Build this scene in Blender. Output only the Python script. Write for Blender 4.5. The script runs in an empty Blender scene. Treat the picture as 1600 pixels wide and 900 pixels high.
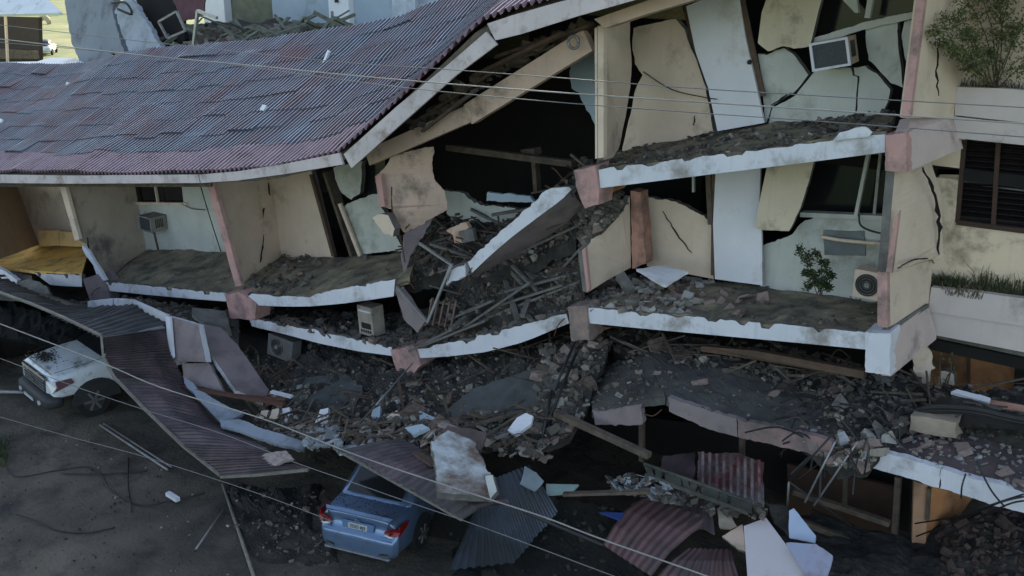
import bpy, bmesh, math, random
from mathutils import Vector, Matrix, noise
from mathutils.geometry import tessellate_polygon
R = math.radians
random.seed(7)
SC = bpy.context.scene
COL = SC.collection

# ------------------------------------------------------------------ camera, sky, sun, exposure
CAM = Vector((4.53, -15.9, 11.0)); YAW = R(36.1); TILT = R(19); FOC = 1600.0
cd = bpy.data.cameras.new("camera"); cam = bpy.data.objects.new("camera", cd); COL.objects.link(cam)
cd.sensor_width = 36; cd.lens = 36 * FOC / 1600; cd.clip_end = 3000
cam.location = CAM; cam.rotation_euler = (math.pi/2 - TILT, 0, YAW)
SC.camera = cam
SUN_EL, SUN_AZ = 15.0, -22.0          # low sun behind the buildings, azimuth clockwise from +Y
w = bpy.data.worlds.new("World"); SC.world = w; w.use_nodes = True
sk = w.node_tree.nodes.new('ShaderNodeTexSky'); sk.sky_type = 'NISHITA'; sk.sun_disc = False
sk.sun_elevation = R(SUN_EL); sk.sun_rotation = R(SUN_AZ); sk.dust_density = 1.0; sk.ozone_density = 1.6
hs_ = w.node_tree.nodes.new('ShaderNodeHueSaturation'); hs_.inputs['Saturation'].default_value = .74     # thin haze pales the sky
w.node_tree.links.new(sk.outputs[0], hs_.inputs['Color']); w.node_tree.links.new(hs_.outputs[0], w.node_tree.nodes['Background'].inputs[0])
w.node_tree.nodes['Background'].inputs[1].default_value = 0.06
sd = bpy.data.lights.new("sun", 'SUN'); sd.energy = 2.6; sd.angle = R(0.5); sd.color = (1, .9, .72)
so = bpy.data.objects.new("sun", sd); COL.objects.link(so)
sv = Vector((math.sin(R(SUN_AZ))*math.cos(R(SUN_EL)), math.cos(R(SUN_AZ))*math.cos(R(SUN_EL)), math.sin(R(SUN_EL))))
so.rotation_euler = sv.to_track_quat('Z', 'Y').to_euler(); so.location = (0, 0, 40)
SC.view_settings.view_transform = 'Standard'; SC.view_settings.look = 'None'
SC.view_settings.exposure = 2.75; SC.view_settings.gamma = 1
try:
    SC.cycles.use_denoising = True
    SC.cycles.max_bounces = 5; SC.cycles.diffuse_bounces = 3; SC.cycles.glossy_bounces = 2
except Exception: pass

# ------------------------------------------------------------------ survey: a sight line meets a plane of the site
def ray(px, py):
    u = (px-800)/FOC; v = (py-450)/FOC
    fw = math.cos(TILT) - v*math.sin(TILT); dn = math.sin(TILT) + v*math.cos(TILT)
    c, s = math.cos(YAW), math.sin(YAW)
    return Vector((u*c - fw*s, u*s + fw*c, -dn))
def V(px, py, y):
    r = ray(px, py); return CAM + r*((y-CAM.y)/r.y)
def G(px, py, z=0):
    r = ray(px, py); return CAM + r*((z-CAM.z)/r.z)
def VV(pts): return [V(*p) if not isinstance(p, Vector) else p for p in pts]
def Y_(pts, y): return [V(p[0], p[1], y) for p in pts]

# ------------------------------------------------------------------ materials
MATS = {}
def M(name, c1, c2=None, scale=3, rough=.85, bump=.15, bscale=40, metal=0, alongslope=None, dirt=None, dscale=1.2, damt=.5, island=0, rnd=None, streak=0, spec=.4, coat=0, palette=None):
    if name in MATS: return MATS[name]
    m = bpy.data.materials.new(name); m.use_nodes = True; MATS[name] = m
    nt = m.node_tree; N = nt.nodes; L = nt.links; b = N['Principled BSDF']
    b.inputs['Roughness'].default_value = rough; b.inputs['Metallic'].default_value = metal
    b.inputs['Specular IOR Level'].default_value = spec
    b.inputs['Coat Weight'].default_value = coat
    tc = N.new('ShaderNodeTexCoord')
    def nz(sc, det=6, ro=.6, stretch=None):
        n = N.new('ShaderNodeTexNoise'); n.inputs['Scale'].default_value = sc; n.inputs['Detail'].default_value = det; n.inputs['Roughness'].default_value = ro
        if stretch:
            mp = N.new('ShaderNodeMapping'); mp.inputs['Scale'].default_value = stretch
            L.new(tc.outputs['Object'], mp.inputs[0]); L.new(mp.outputs[0], n.inputs['Vector'])
        else: L.new(tc.outputs['Object'], n.inputs['Vector'])
        return n
    def ramp(src, lo, hi):
        r = N.new('ShaderNodeMapRange'); r.inputs[1].default_value = lo; r.inputs[2].default_value = hi
        L.new(src, r.inputs[0]); return r.outputs[0]
    def mix(f, a, bb):
        x = N.new('ShaderNodeMix'); x.data_type = 'RGBA'
        if isinstance(f, float): x.inputs[0].default_value = f
        else: L.new(f, x.inputs[0])
        for s, k in ((a, 6), (bb, 7)):
            if isinstance(s, tuple): x.inputs[k].default_value = (*s, 1)
            else: L.new(s, x.inputs[k])
        return x.outputs[2]
    c2 = c2 or tuple(v*.75 for v in c1)
    col = mix(ramp(nz(scale).outputs[0], .35, .65), c1, c2)
    if alongslope:
        col = mix(ramp(nz(1, 6, .65, (4.5, .22, .22)).outputs[0], .5, .68), col, alongslope)
    if rnd:
        oi = N.new('ShaderNodeObjectInfo'); col = mix(ramp(oi.outputs['Random'], .3, 2.0), col, rnd)
    if island:
        g = N.new('ShaderNodeNewGeometry'); h = N.new('ShaderNodeHueSaturation')
        mr = N.new('ShaderNodeMapRange'); mr.inputs[3].default_value = 1-island; mr.inputs[4].default_value = 1+island
        L.new(g.outputs['Random Per Island'], mr.inputs[0]); L.new(mr.outputs[0], h.inputs['Value']); L.new(col, h.inputs['Color']); col = h.outputs[0]
    if palette:
        g2 = N.new('ShaderNodeNewGeometry'); cr_ = N.new('ShaderNodeValToRGB'); L.new(g2.outputs['Random Per Island'], cr_.inputs[0]); cr_.color_ramp.interpolation = 'CONSTANT'
        els = cr_.color_ramp.elements
        for i_, (p_, c_) in enumerate(palette):
            e_ = els[i_] if i_ < 2 else els.new(p_)
            e_.position = p_; e_.color = (*c_, 1)
        col = mix(ramp(nz(scale*2).outputs[0], .1, 1.3), cr_.outputs[0], tuple(v*.6 for v in c1))
    if dirt:
        n = nz(dscale, 8, .7)
        col = mix(ramp(n.outputs[0], .62-damt*.3, .72-damt*.12), col, dirt)
    if streak:
        n = nz(1, 5, .6, (9, 9, .5)); col = mix(ramp(n.outputs[0], .56, 1.5-streak*.3), col, dirt or tuple(v*.35 for v in c1))
    L.new(col, b.inputs['Base Color'])
    if bump:
        bp = N.new('ShaderNodeBump'); bp.inputs['Strength'].default_value = min(1, bump); bp.inputs['Distance'].default_value = .02 if bump < 1 else .05
        L.new(nz(bscale, 8, .65).outputs[0], bp.inputs['Height']); L.new(bp.outputs[0], b.inputs['Normal'])
    return m
DUST = (.13, .12, .105)
cream = M('cream_plaster', (.66, .53, .415), (.57, .455, .355), 1.3, .9, .35, 30, dirt=(.36, .29, .22), dscale=.9, damt=.2, streak=.25)
peach = M('peach_plaster', (.58, .42, .33), (.49, .36, .285), 2, .9, .3, dirt=(.2, .16, .13), damt=.3, streak=.2)
mint = M('pale_green_plaster', (.53, .535, .49), (.44, .46, .43), 1.5, .9, .35, 30, dirt=(.27, .27, .22), dscale=.8, damt=.22, streak=.25)
yellowp = M('yellow_plaster', (.64, .55, .42), (.56, .48, .37), 1.5, .9, .3, dirt=(.2, .18, .11), damt=.3, streak=.2)
white = M('white_paint', (.62, .62, .66), (.54, .55, .6), 1.2, .8, .3, 25, dirt=(.27, .25, .23), dscale=1.1, damt=.32, streak=.2)
doorw = M('white_door_paint', (.68, .68, .72), (.6, .6, .64), 1, .6, .1, 15, dirt=(.5, .46, .44), dscale=1.1, damt=.2)
fascia_m = M('roof_fascia_paint', (.56, .49, .485), (.47, .42, .42), 1.6, .8, .2, 25, dirt=(.25, .2, .16), dscale=2, damt=.4, streak=.25)
pink = M('pink_plaster', (.50, .29, .26), (.4, .24, .22), 2, .9, .4, 30, dirt=(.13, .11, .1), damt=.45)
mauve = M('mauve_plaster', (.235, .19, .19), (.19, .155, .16), 2, .9, .3, dirt=(.12, .1, .1), damt=.4)
red = M('red_paint', (.50, .27, .2), (.4, .2, .15), 3, .8, .3, dirt=(.1, .08, .07), damt=.5)
conc = M('broken_concrete', (.19, .18, .165), (.12, .115, .105), 3, .95, .9, 25, dirt=(.07, .065, .06), damt=.5)
concf = M('dusty_floor', (.29, .245, .165), (.17, .145, .1), 2, .95, .8, 18, dirt=(.06, .058, .05), dscale=1.4, damt=.6)
canopyf = M('dusty_canopy_top', (.10, .096, .088), (.062, .06, .056), 1.2, .95, .6, 20, dirt=(.035, .035, .034), dscale=1, damt=.6)
rub = M('rubble', (.15, .13, .105), (.09, .08, .068), 4, .95, 1.2, 14, dirt=(.045, .04, .035), dscale=3, damt=.45, island=.25, palette=[(0, (.085, .078, .068)), (.3, (.13, .12, .105)), (.55, (.19, .165, .13)), (.72, (.09, .065, .05)), (.84, (.28, .2, .165)), (.92, (.4, .36, .3))])
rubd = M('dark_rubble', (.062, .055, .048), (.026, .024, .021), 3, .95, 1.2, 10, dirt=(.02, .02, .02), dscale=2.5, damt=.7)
rubl = M('pale_rubble', (.27, .25, .225), (.17, .16, .14), 3, .95, .6, 20, dirt=(.14, .13, .12), damt=.4, island=.2, palette=[(0, (.2, .185, .16)), (.35, (.32, .28, .22)), (.6, (.38, .36, .33)), (.8, (.3, .2, .17)), (.9, (.45, .46, .48))])
wood = M('old_wood', (.13, .10, .075), (.07, .055, .042), 6, .9, .6, 30, dirt=(.05, .045, .04), damt=.4)
brownw = M('brown_wood', (.11, .07, .048), (.07, .045, .032), 5, .8, .4, 30)
dark = M('dark_interior', (.014, .013, .012), (.009, .009, .009), 1, .95, .3)  # near-black colour puts the shade of unlit rooms into the walls
glass = M('dark_glass', (.012, .014, .016), (.01, .01, .012), 1, .12, 0, spec=.6)
steel = M('grey_steel', (.3, .3, .31), (.2, .19, .18), 8, .5, .2, metal=.5)
alu = M('bare_aluminium', (.5, .51, .53), (.4, .4, .42), 8, .35, .1, metal=.7)
rust = M('rusty_steel', (.12, .055, .038), (.07, .035, .026), 12, .85, .5, metal=.2)
blackp = M('black_plastic', (.02, .02, .022), (.014, .014, .015), 6, .5, .1)
wirem = M('cable_sheath', (.17, .17, .17), (.12, .12, .12), 3, .6, 0)
wirel = M('bare_wire', (.3, .28, .26), (.22, .21, .2), 3, .5, 0)
roofm = M('dark_slate_blue_roof_metal', (.12, .125, .15), (.07, .068, .078), .9, .38, .3, 14, metal=.3, rnd=(.095, .075, .08), alongslope=(.06, .055, .062), dirt=(.13, .055, .055), dscale=.5, damt=.52)
roofc = M('highlight_rib_crest', (.27, .31, .39), (.14, .15, .18), 1.1, .36, .3, 14, metal=.3, rnd=(.17, .17, .2), alongslope=(.42, .47, .56), dirt=(.24, .1, .095), dscale=.6, damt=.45)  # rib highlights and pale sky sheen put into colour; rust patches are its own
roofpc = M('highlight_pink_rib_crest', (.44, .33, .36), (.33, .22, .24), 1.4, .42, .3, 14, metal=.2, rnd=(.38, .3, .34))  # highlight on the lowest row's crests put into their colour
rooft = M('shade_trough', (.06, .052, .058), (.035, .032, .034), 2, .7, .3)  # shade between the ribs put into a dark trough colour
roofp = M('faded_red_roof_metal', (.30, .19, .205), (.2, .125, .14), 2.5, .5, .3, 14, metal=.25, rnd=(.22, .15, .19), dirt=(.08, .05, .05), dscale=1.6, damt=.35)
dullb = M('dull_blue_render', (.24, .27, .32), (.19, .22, .27), 1.5, .85, .3, dirt=(.11, .11, .115), dscale=1.2, damt=.4)
bluew = M('pale_blue_render', (.36, .44, .5), (.31, .38, .44), .6, .85, .15, dirt=(.2, .23, .25), dscale=.5, damt=.3)
shm = M('maroon_sheet_metal', (.135, .09, .10), (.075, .06, .07), 1.5, .5, .5, 12, metal=.2, dirt=(.045, .04, .04), dscale=1.1, damt=.7)
shr = M('red_sheet_metal', (.15, .08, .08), (.09, .055, .058), 1.8, .5, .3, 12, metal=.2, dirt=(.07, .05, .05), dscale=1.5, damt=.5)
shb = M('blue_sheet_metal', (.06, .075, .105), (.035, .042, .058), 1.5, .5, .3, 12, metal=.2, dirt=(.04, .045, .05), dscale=1.3, damt=.4)
ochre = M('sun_patch_colour', (.88, .52, .13), (.76, .44, .12), 2, .8, .4, 14, dirt=(.2, .15, .08), dscale=1.2, damt=.45)  # warm sunlight put into the floor colour
orange = M('orange_plaster', (.50, .23, .09), (.36, .16, .07), 1.5, .9, .3, dirt=(.14, .08, .05), dscale=1.1, damt=.45)
brick = M('orange_brick', (.5, .27, .17), (.55, .45, .38), 6, .9, .5)
bwhite = M('white_render', (.74, .76, .78), (.66, .68, .7), .8, .8, .1, dirt=(.4, .4, .4), dscale=.7, damt=.25)
greyb = M('grey_blue_slab', (.23, .26, .29), (.19, .21, .235), .8, .9, .3, 18, dirt=(.11, .11, .11), dscale=1, damt=.35)
leafm = M('leaf', (.115, .13, .045), (.065, .08, .028), 3, .6, 0, island=.45)
drym = M('dry_grass', (.11, .09, .05), (.06, .05, .03), 5, .8, 0, island=.5)
barkm = M('bark', (.09, .07, .05), None, 8, .9, .5)
soil = M('soil', (.06, .045, .03), (.035, .028, .02), 5, .95, 1)
fieldm = M('field_grass', (.11, .15, .03), (.07, .11, .025), .25, .9, .2, 5, dirt=(.22, .2, .08), dscale=.1, damt=.4)
tyre = M('tyre_rubber', (.018, .018, .018), None, 10, .85, .2)

# ------------------------------------------------------------------ object helpers
ORG = {}
def world_loc(o):
    return ORG.get(o.name, Vector((0, 0, 0)))
def mesh_obj(name, vs, fs, mat, parent=None, local=False, smooth=False, mats=None, midx=None):
    """one mesh object; vs are site coordinates, stored relative to the thing's own origin"""
    vs = [Vector(v) for v in vs]
    if local: off = Vector((0, 0, 0))
    elif parent is not None: off = world_loc(parent)
    else:
        n = max(1, len(vs)); off = Vector((sum(v.x for v in vs)/n, sum(v.y for v in vs)/n, min(v.z for v in vs)))
    me = bpy.data.meshes.new(name); me.from_pydata([tuple(v-off) for v in vs], [], fs)
    bm = bmesh.new(); bm.from_mesh(me); bmesh.ops.recalc_face_normals(bm, faces=bm.faces); bm.to_mesh(me); bm.free()
    for mm in (mats or [mat]): me.materials.append(mm)
    if midx:
        for p, i in zip(me.polygons, midx): p.material_index = i
    if smooth: me.polygons.foreach_set('use_smooth', [True]*len(me.polygons))
    me.update()
    o = bpy.data.objects.new(name, me); COL.objects.link(o)
    if parent is not None:
        o.parent = parent; ORG[o.name] = off if not local else Vector((0, 0, 0))
    else:
        o.location = off; ORG[o.name] = off
    return o
def tag(o, label=None, cat=None, group=None, kind=None):
    if label: o['label'] = label
    if cat: o['category'] = cat
    if group: o['group'] = group
    if kind: o['kind'] = kind
    return o
def thing(name, label, cat, loc, rot=None, group=None):
    o = bpy.data.objects.new(name, None); COL.objects.link(o); o.empty_display_size = .2
    o.location = loc; ORG[o.name] = Vector(loc)
    if rot is not None: o.rotation_euler = rot
    return tag(o, label, cat, group)
def newell(p):
    n = Vector((0, 0, 0))
    for i in range(len(p)):
        a, b = p[i], p[(i+1) % len(p)]
        n += Vector(((a.y-b.y)*(a.z+b.z), (a.z-b.z)*(a.x+b.x), (a.x-b.x)*(a.y+b.y)))
    return n.normalized()
def jagged(P, amp, step, which=None, seed=0):
    rng = random.Random(seed); n = newell(P); out = []; step *= .55; amp *= 1.35
    for i in range(len(P)):
        a, b = P[i], P[(i+1) % len(P)]; out.append(a)
        if which is not None and i not in which: continue
        d = b-a; k = int(d.length/step)
        if k < 1: continue
        t = d.normalized().cross(n)
        for j in range(1, k+1):
            out.append(a + d*((j+rng.uniform(-.35, .35))/(k+1)) + t*amp*(1.5*noise.fractal((a+d*(j/(k+1)))*2.6+Vector((seed % 17, 0, 0)), .8, 2.2, 4)+rng.uniform(-.3, .3)))
    return out
def on_plane(pts, ref):
    P = VV(pts); a, b, c = (P[i] for i in ref); n = (b-a).cross(c-a).normalized(); out = []
    for q in pts:
        r = ray(q[0], q[1]); out.append(CAM + r*((a-CAM).dot(n)/r.dot(n)))
    return out
def planar(pts):
    """sight lines of the outline met with the best plane through its surveyed corners"""
    P = VV(pts)
    if any(isinstance(p, Vector) for p in pts) or len(P) < 4: return P
    n = newell(P); c = sum(P, Vector())/len(P); out = []
    for q, p in zip(pts, P):
        r = ray(q[0], q[1]); dn = r.dot(n)
        if abs(dn) < .12*r.length: return P
        x = CAM + r*((c-CAM).dot(n)/dn)
        if (x-p).length > 1.9: return P
        out.append(x)
    return out
def pan(name, pts, th, mat, parent=None, jag=0, step=.14, which=None, seed=None, back=None, edge=None):
    """flat piece with real thickness from its outline"""
    P = planar(pts) if back is None else VV(pts)
    if jag: P = jagged(P, jag, step, which, seed if seed is not None else len(P)*7+int(P[0].x*10))
    if edge is None and jag and mat in (cream, mint, yellowp, peach): edge = conc
    n = newell(P)
    c = sum(P, Vector())/len(P)
    if n.dot(CAM-c) < 0: n = -n
    bk = back if back is not None else -n*th
    k = len(P); tri = [tuple(t) for t in tessellate_polygon([P])]
    vs = P + [p+bk for p in P]
    fs = list(tri) + [tuple(i+k for i in reversed(t)) for t in tri]
    mi = [0]*len(fs)
    for i in range(k):
        j = (i+1) % k; fs.append((i, j, j+k, i+k)); mi.append(1 if edge else 0)
    return mesh_obj(name, vs, fs, mat, parent, mats=[mat, edge] if edge else None, midx=mi if edge else None)
def box8(vs, fs, c, ax, ay, az, jit=0, rng=random):
    b = len(vs)
    for sx, sy, sz in ((-1,-1,-1),(1,-1,-1),(1,1,-1),(-1,1,-1),(-1,-1,1),(1,-1,1),(1,1,1),(-1,1,1)):
        p = c + ax*sx + ay*sy + az*sz
        if jit: p = p + (ax*rng.uniform(-jit, jit) + ay*rng.uniform(-jit, jit) + az*rng.uniform(-jit, jit))
        vs.append(p)
    for f in ((3,2,1,0),(4,5,6,7),(0,1,5,4),(1,2,6,5),(2,3,7,6),(3,0,4,7)): fs.append(tuple(b+i for i in f))
def beam(name, a, b, w_, h_, mat, parent=None, local=False, up=Vector((0, 0, 1))):
    a, b = Vector(a), Vector(b); d = (b-a); L = d.length; d.normalize()
    s = d.cross(up)
    if s.length < .05: s = d.cross(Vector((1, 0, 0)))
    s.normalize(); t = s.cross(d).normalized()
    vs, fs = [], []; box8(vs, fs, (a+b)/2, d*L/2, s*w_/2, t*h_/2)
    return mesh_obj(name, vs, fs, mat, parent, local)
def tube_data(pts, r, seg=6, vs=None, fs=None, taper=None):
    vs = [] if vs is None else vs; fs = [] if fs is None else fs
    base = len(vs); n = len(pts)
    for i, p in enumerate(pts):
        d = (pts[min(i+1, n-1)] - pts[max(i-1, 0)]).normalized()
        s = d.cross(Vector((0, 0, 1)))
        if s.length < .05: s = d.cross(Vector((1, 0, 0)))
        s.normalize(); t = s.cross(d)
        rr = r if taper is None else r*(1-(1-taper)*i/(n-1))
        for k in range(seg):
            a = 2*math.pi*k/seg; vs.append(p + s*math.cos(a)*rr + t*math.sin(a)*rr)
    for i in range(n-1):
        for k in range(seg):
            k2 = (k+1) % seg
            fs.append((base+i*seg+k, base+i*seg+k2, base+(i+1)*seg+k2, base+(i+1)*seg+k))
    fs.append(tuple(base+k for k in reversed(range(seg)))); fs.append(tuple(base+(n-1)*seg+k for k in range(seg)))
    return vs, fs
def smoothline(P, k=6):
    out = []
    for i in range(len(P)-1):
        p0 = P[max(i-1, 0)]; p1 = P[i]; p2 = P[i+1]; p3 = P[min(i+2, len(P)-1)]
        for j in range(k):
            t = j/k
            out.append(.5*((2*p1)+(p2-p0)*t+(2*p0-5*p1+4*p2-p3)*t*t+(3*p1-p0-3*p2+p3)*t*t*t))
    out.append(P[-1]); return out
def tube(name, pts, r, mat, parent=None, seg=6, k=5, local=False, taper=None):
    P = VV(pts)
    if len(P) > 2: P = smoothline(P, k)
    vs, fs = tube_data(P, r, seg, taper=taper)
    return mesh_obj(name, vs, fs, mat, parent, local, smooth=True)
def lerp_poly(P, t):
    """point at parameter t (0..1) along the polyline, by x-index"""
    s = t*(len(P)-1); i = min(int(s), len(P)-2); return P[i].lerp(P[i+1], s-i)
def resample(P, n):
    L = [0]
    for a, b in zip(P, P[1:]): L.append(L[-1]+(b-a).length)
    out = []
    for k in range(n):
        s = L[-1]*k/(n-1); i = 0
        while i < len(P)-2 and L[i+1] < s: i += 1
        out.append(P[i].lerp(P[i+1], (s-L[i])/max(1e-6, L[i+1]-L[i])))
    return out
def chunk_data(vs, fs, c, s, rng, flat=1):
    q = Matrix.Rotation(rng.uniform(0, 6.28), 3, 'Z') @ Matrix.Rotation(rng.uniform(-.7, .7), 3, 'X') @ Matrix.Rotation(rng.uniform(-.5, .5), 3, 'Y')
    a = q @ Vector((s*rng.uniform(.6, 1.5), 0, 0)); b = q @ Vector((0, s*rng.uniform(.5, 1), 0)); h = q @ Vector((0, 0, s*rng.uniform(.3, .8)*flat))
    box8(vs, fs, c, a, b, h, .38, rng)
class Surf:
    """a grid of control points, interpolated; (u,v) in 0..1"""
    fade = 0
    def __init__(s, rows, seed=0, amp=.12, freq=1.2):
        s.rows = [VV(r) for r in rows]; s.amp = amp; s.f = freq; s.seed = seed
    def raw(s, u, v):
        n = len(s.rows)-1; y = v*n; j = min(int(y), n-1); t = y-j; t = t*t*(3-2*t)*.5+t*.5
        a = lerp_poly(s.rows[j], u); b = lerp_poly(s.rows[j+1], u); return a.lerp(b, t)
    def at(s, u, v):
        p = s.raw(u, v)
        h = noise.fractal(p*s.f+Vector((s.seed*7.3, 0, 0)), .9, 2.1, 5)
        h2 = noise.noise(p*6+Vector((0, s.seed, 0)))
        q = p + Vector((0, -.25, 1))*(s.amp*(h + .35*abs(h2)))
        if s.fade:
            e = min(u, 1-u, v, 1-v) + .07*noise.noise(p*1.1)
            q.z -= s.fade*max(0, 1-max(0, e)/.16)
        return q
def surf_obj(name, S, nu, nv, mat, parent=None, skirt=.35, kind=None):
    vs, fs = [], []
    for j in range(nv+1):
        for i in range(nu+1): vs.append(S.at(i/nu, j/nv))
    W = nu+1
    for j in range(nv):
        for i in range(nu): a = j*W+i; fs.append((a, a+1, a+W+1, a+W))
    if skirt:
        ring = [i for i in range(W)] + [j*W+nu for j in range(1, nv+1)] + [nv*W+i for i in range(nu-1, -1, -1)] + [j*W for j in range(nv-1, 0, -1)]
        b = len(vs)
        for i in ring: vs.append(vs[i]-Vector((0, 0, skirt)))
        k = len(ring)
        for q in range(k): fs.append((ring[q], ring[(q+1) % k], b+(q+1) % k, b+q))
    o = mesh_obj(name, vs, fs, mat, parent)
    if kind: o['kind'] = kind
    return o
def scatter(name, S, n, smin, smax, mat, seed=0, parent=None, u=(0, 1), v=(0, 1), power=2.6, flat=1, label=None, cat='rubble'):
    rng = random.Random(seed); vs, fs = [], []
    for _ in range(n):
        c = S.at(rng.uniform(*u), rng.uniform(*v)); s = smin+(smax-smin)*rng.random()**power
        chunk_data(vs, fs, c+Vector((0, 0, s*.25)), s, rng, flat)
    o = mesh_obj(name, vs, fs, mat, parent); o['kind'] = 'stuff'
    if parent is None: tag(o, label, cat)
    return o
CH_MESH = []
def chunk_things(name, S, n, smin, smax, mat, label, group, seed, u=(0, 1), v=(0, 1), cat='chunk', flat=.9):
    """loose lumps big enough to pick apart: each an object of its own"""
    rng = random.Random(seed); ms = []
    for k in range(6):
        vs, fs = [], []; chunk_data(vs, fs, Vector((0, 0, 0)), 1, rng, flat)
        me = bpy.data.meshes.new(name); me.from_pydata([tuple(x) for x in vs], [], fs); me.materials.append(mat)
        bm = bmesh.new(); bm.from_mesh(me)
        bmesh.ops.bevel(bm, geom=bm.edges[:], offset=.09, segments=1, affect='EDGES'); bmesh.ops.recalc_face_normals(bm, faces=bm.faces); bm.to_mesh(me); bm.free(); ms.append(me)
    for i in range(n):
        s = smin+(smax-smin)*rng.random()**1.6
        o = bpy.data.objects.new(name, ms[i % 6]); COL.objects.link(o)
        uu, vv = rng.random(), rng.random()
        p = S.at(u[0]+(u[1]-u[0])*uu, v[0]+(v[1]-v[0])*vv); o.location = p+Vector((0, 0, s*.3)); o.scale = (s, s, s)
        size = 'small' if s < smin+(smax-smin)*.3 else ('largish' if s > smin+(smax-smin)*.62 else 'medium')
        o.rotation_euler = (rng.uniform(-.3, .3), rng.uniform(-.3, .3), rng.uniform(0, 6.28))
        tag(o, size+' '+label+', '+('back' if vv < .5 else 'front')+(' left', ' middle', ' right')[int(uu*2.999)]+' part', cat, group)
def sticks(name, S, n, lmin, lmax, w_, mat, label, cat, seed, u=(0, 1), v=(0, 1), parent=None, tilt=.5, group=None, joined=True):
    rng = random.Random(seed); vs, fs = [], []
    for i in range(n):
        uu, vv = rng.random(), rng.random(); c = S.at(u[0]+(u[1]-u[0])*uu, v[0]+(v[1]-v[0])*vv); a = rng.uniform(0, math.pi); t = rng.uniform(-tilt, tilt); L = rng.uniform(lmin, lmax)
        d = Vector((math.cos(a)*math.cos(t), math.sin(a)*math.cos(t), math.sin(t)))
        s_ = d.cross(Vector((0, 0, 1))).normalized(); q = s_.cross(d)
        ww = w_*rng.uniform(.5, 1.2)
        if not joined: vs, fs = [], []
        box8(vs, fs, c+Vector((0, 0, .05+abs(math.sin(t))*L*.3)), d*L/2, s_*ww/2, q*ww*rng.uniform(.2, .5)/1)
        if not joined:
            tag(mesh_obj(name, vs, fs, mat), ('long ' if L > (lmin+lmax)/2 else 'short ')+label+', '+('back' if vv < .5 else 'front')+(' left', ' middle', ' right')[int(uu*2.999)]+' part', cat, group)
    if joined:
        o = mesh_obj(name, vs, fs, mat, parent); o['kind'] = 'stuff'
        if parent is None: tag(o, label, cat)
        return o
def corr(name, A, B, Cc, D, ribs, mat, parent=None, h=.035, lift=0, thick=.006, bend=None):
    """profiled metal sheet on the quad A-B (near edge) / D-C (far edge); ribs run A->D"""
    nu = ribs*4; nv = 3; vs = []
    nrm = ((B-A).cross(D-A)).normalized()
    if nrm.z < 0: nrm = -nrm
    prof = (0, 1, 1, 0)
    for layer in (0, 1):
        for j in range(nv+1):
            v = j/nv
            for i in range(nu+1):
                u = i/nu
                p = A.lerp(B, u).lerp(D.lerp(Cc, u), v) + nrm*(h*prof[i % 4] + lift*(1-v) - layer*thick)
                if bend: p = p + nrm*(bend(u, v) + .07*noise.noise(p*.9) + .03*noise.noise(p*2.7))
                vs.append(p)
    W = nu+1; K = W*(nv+1); fs = []
    for j in range(nv):
        for i in range(nu):
            a = j*W+i; fs.append((a, a+1, a+W+1, a+W))
            if j == 0: fs.append((a+K, a+1+K, a+1, a))
    for j in range(nv):
        for i in range(nu): a = K+j*W+i; fs.append((a, a+W, a+W+1, a+1))
    return mesh_obj(name, vs, fs, mat, parent)
def strip_slab(name, front, back, th, mat, parent, nseg=40, amp=.05, seed=1):
    """floor slab between a front and a back polyline with rough top"""
    F, B = resample(front, nseg), resample(back, nseg); nv = 10; vs, fs = [], []
    for j in range(nv+1):
        for i in range(nseg):
            p = F[i].lerp(B[i], j/nv)
            h = amp*noise.fractal(p*1.7+Vector((seed*3, 0, 0)), .9, 2, 4)
            vs.append(p+Vector((0, 0, h)))
    K = len(vs)
    for v in vs[:K]: vs.append(Vector((v.x, v.y, v.z-th)))
    for j in range(nv):
        for i in range(nseg-1):
            a = j*nseg+i; fs.append((a, a+1, a+nseg+1, a+nseg)); fs.append((K+a, K+a+nseg, K+a+nseg+1, K+a+1))
    for i in range(nseg-1):
        fs.append((i, K+i, K+i+1, i+1)); a = nv*nseg+i; fs.append((a, a+1, K+a+1, K+a))
    for j in range(nv):
        for e in (0, nseg-1):
            a = j*nseg+e; fs.append((a, a+nseg, K+a+nseg, K+a))
    return mesh_obj(name, vs, fs, mat, parent)
def fascia(name, top, bot, parent, mat=white, th=.12, jag=.03, y=0, seed=3, edge=conc):
    T = Y_(top, y); B = Y_(bot, y)
    T = resample(T, max(6, int((T[-1]-T[0]).length/.085))); rng = random.Random(seed)
    chip = 0; T2 = []
    for p in T:
        if chip <= 0 and rng.random() < .06: chip = rng.randint(1, 3); dp = rng.uniform(.04, .11)
        T2.append(p+Vector((rng.uniform(-.03, .03), 0, -jag*max(0, 1.6*noise.fractal(p*2.2+Vector((seed, 0, 0)), .8, 2.2, 4)+.25)-abs(rng.gauss(0, .006))-(dp if chip > 0 else 0)))); chip -= 1
    T = T2
    B = resample(B, 14)
    P = T+B[::-1]
    return pan(name, P, th, mat, parent, back=Vector((0, th, 0)), edge=edge)

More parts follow.
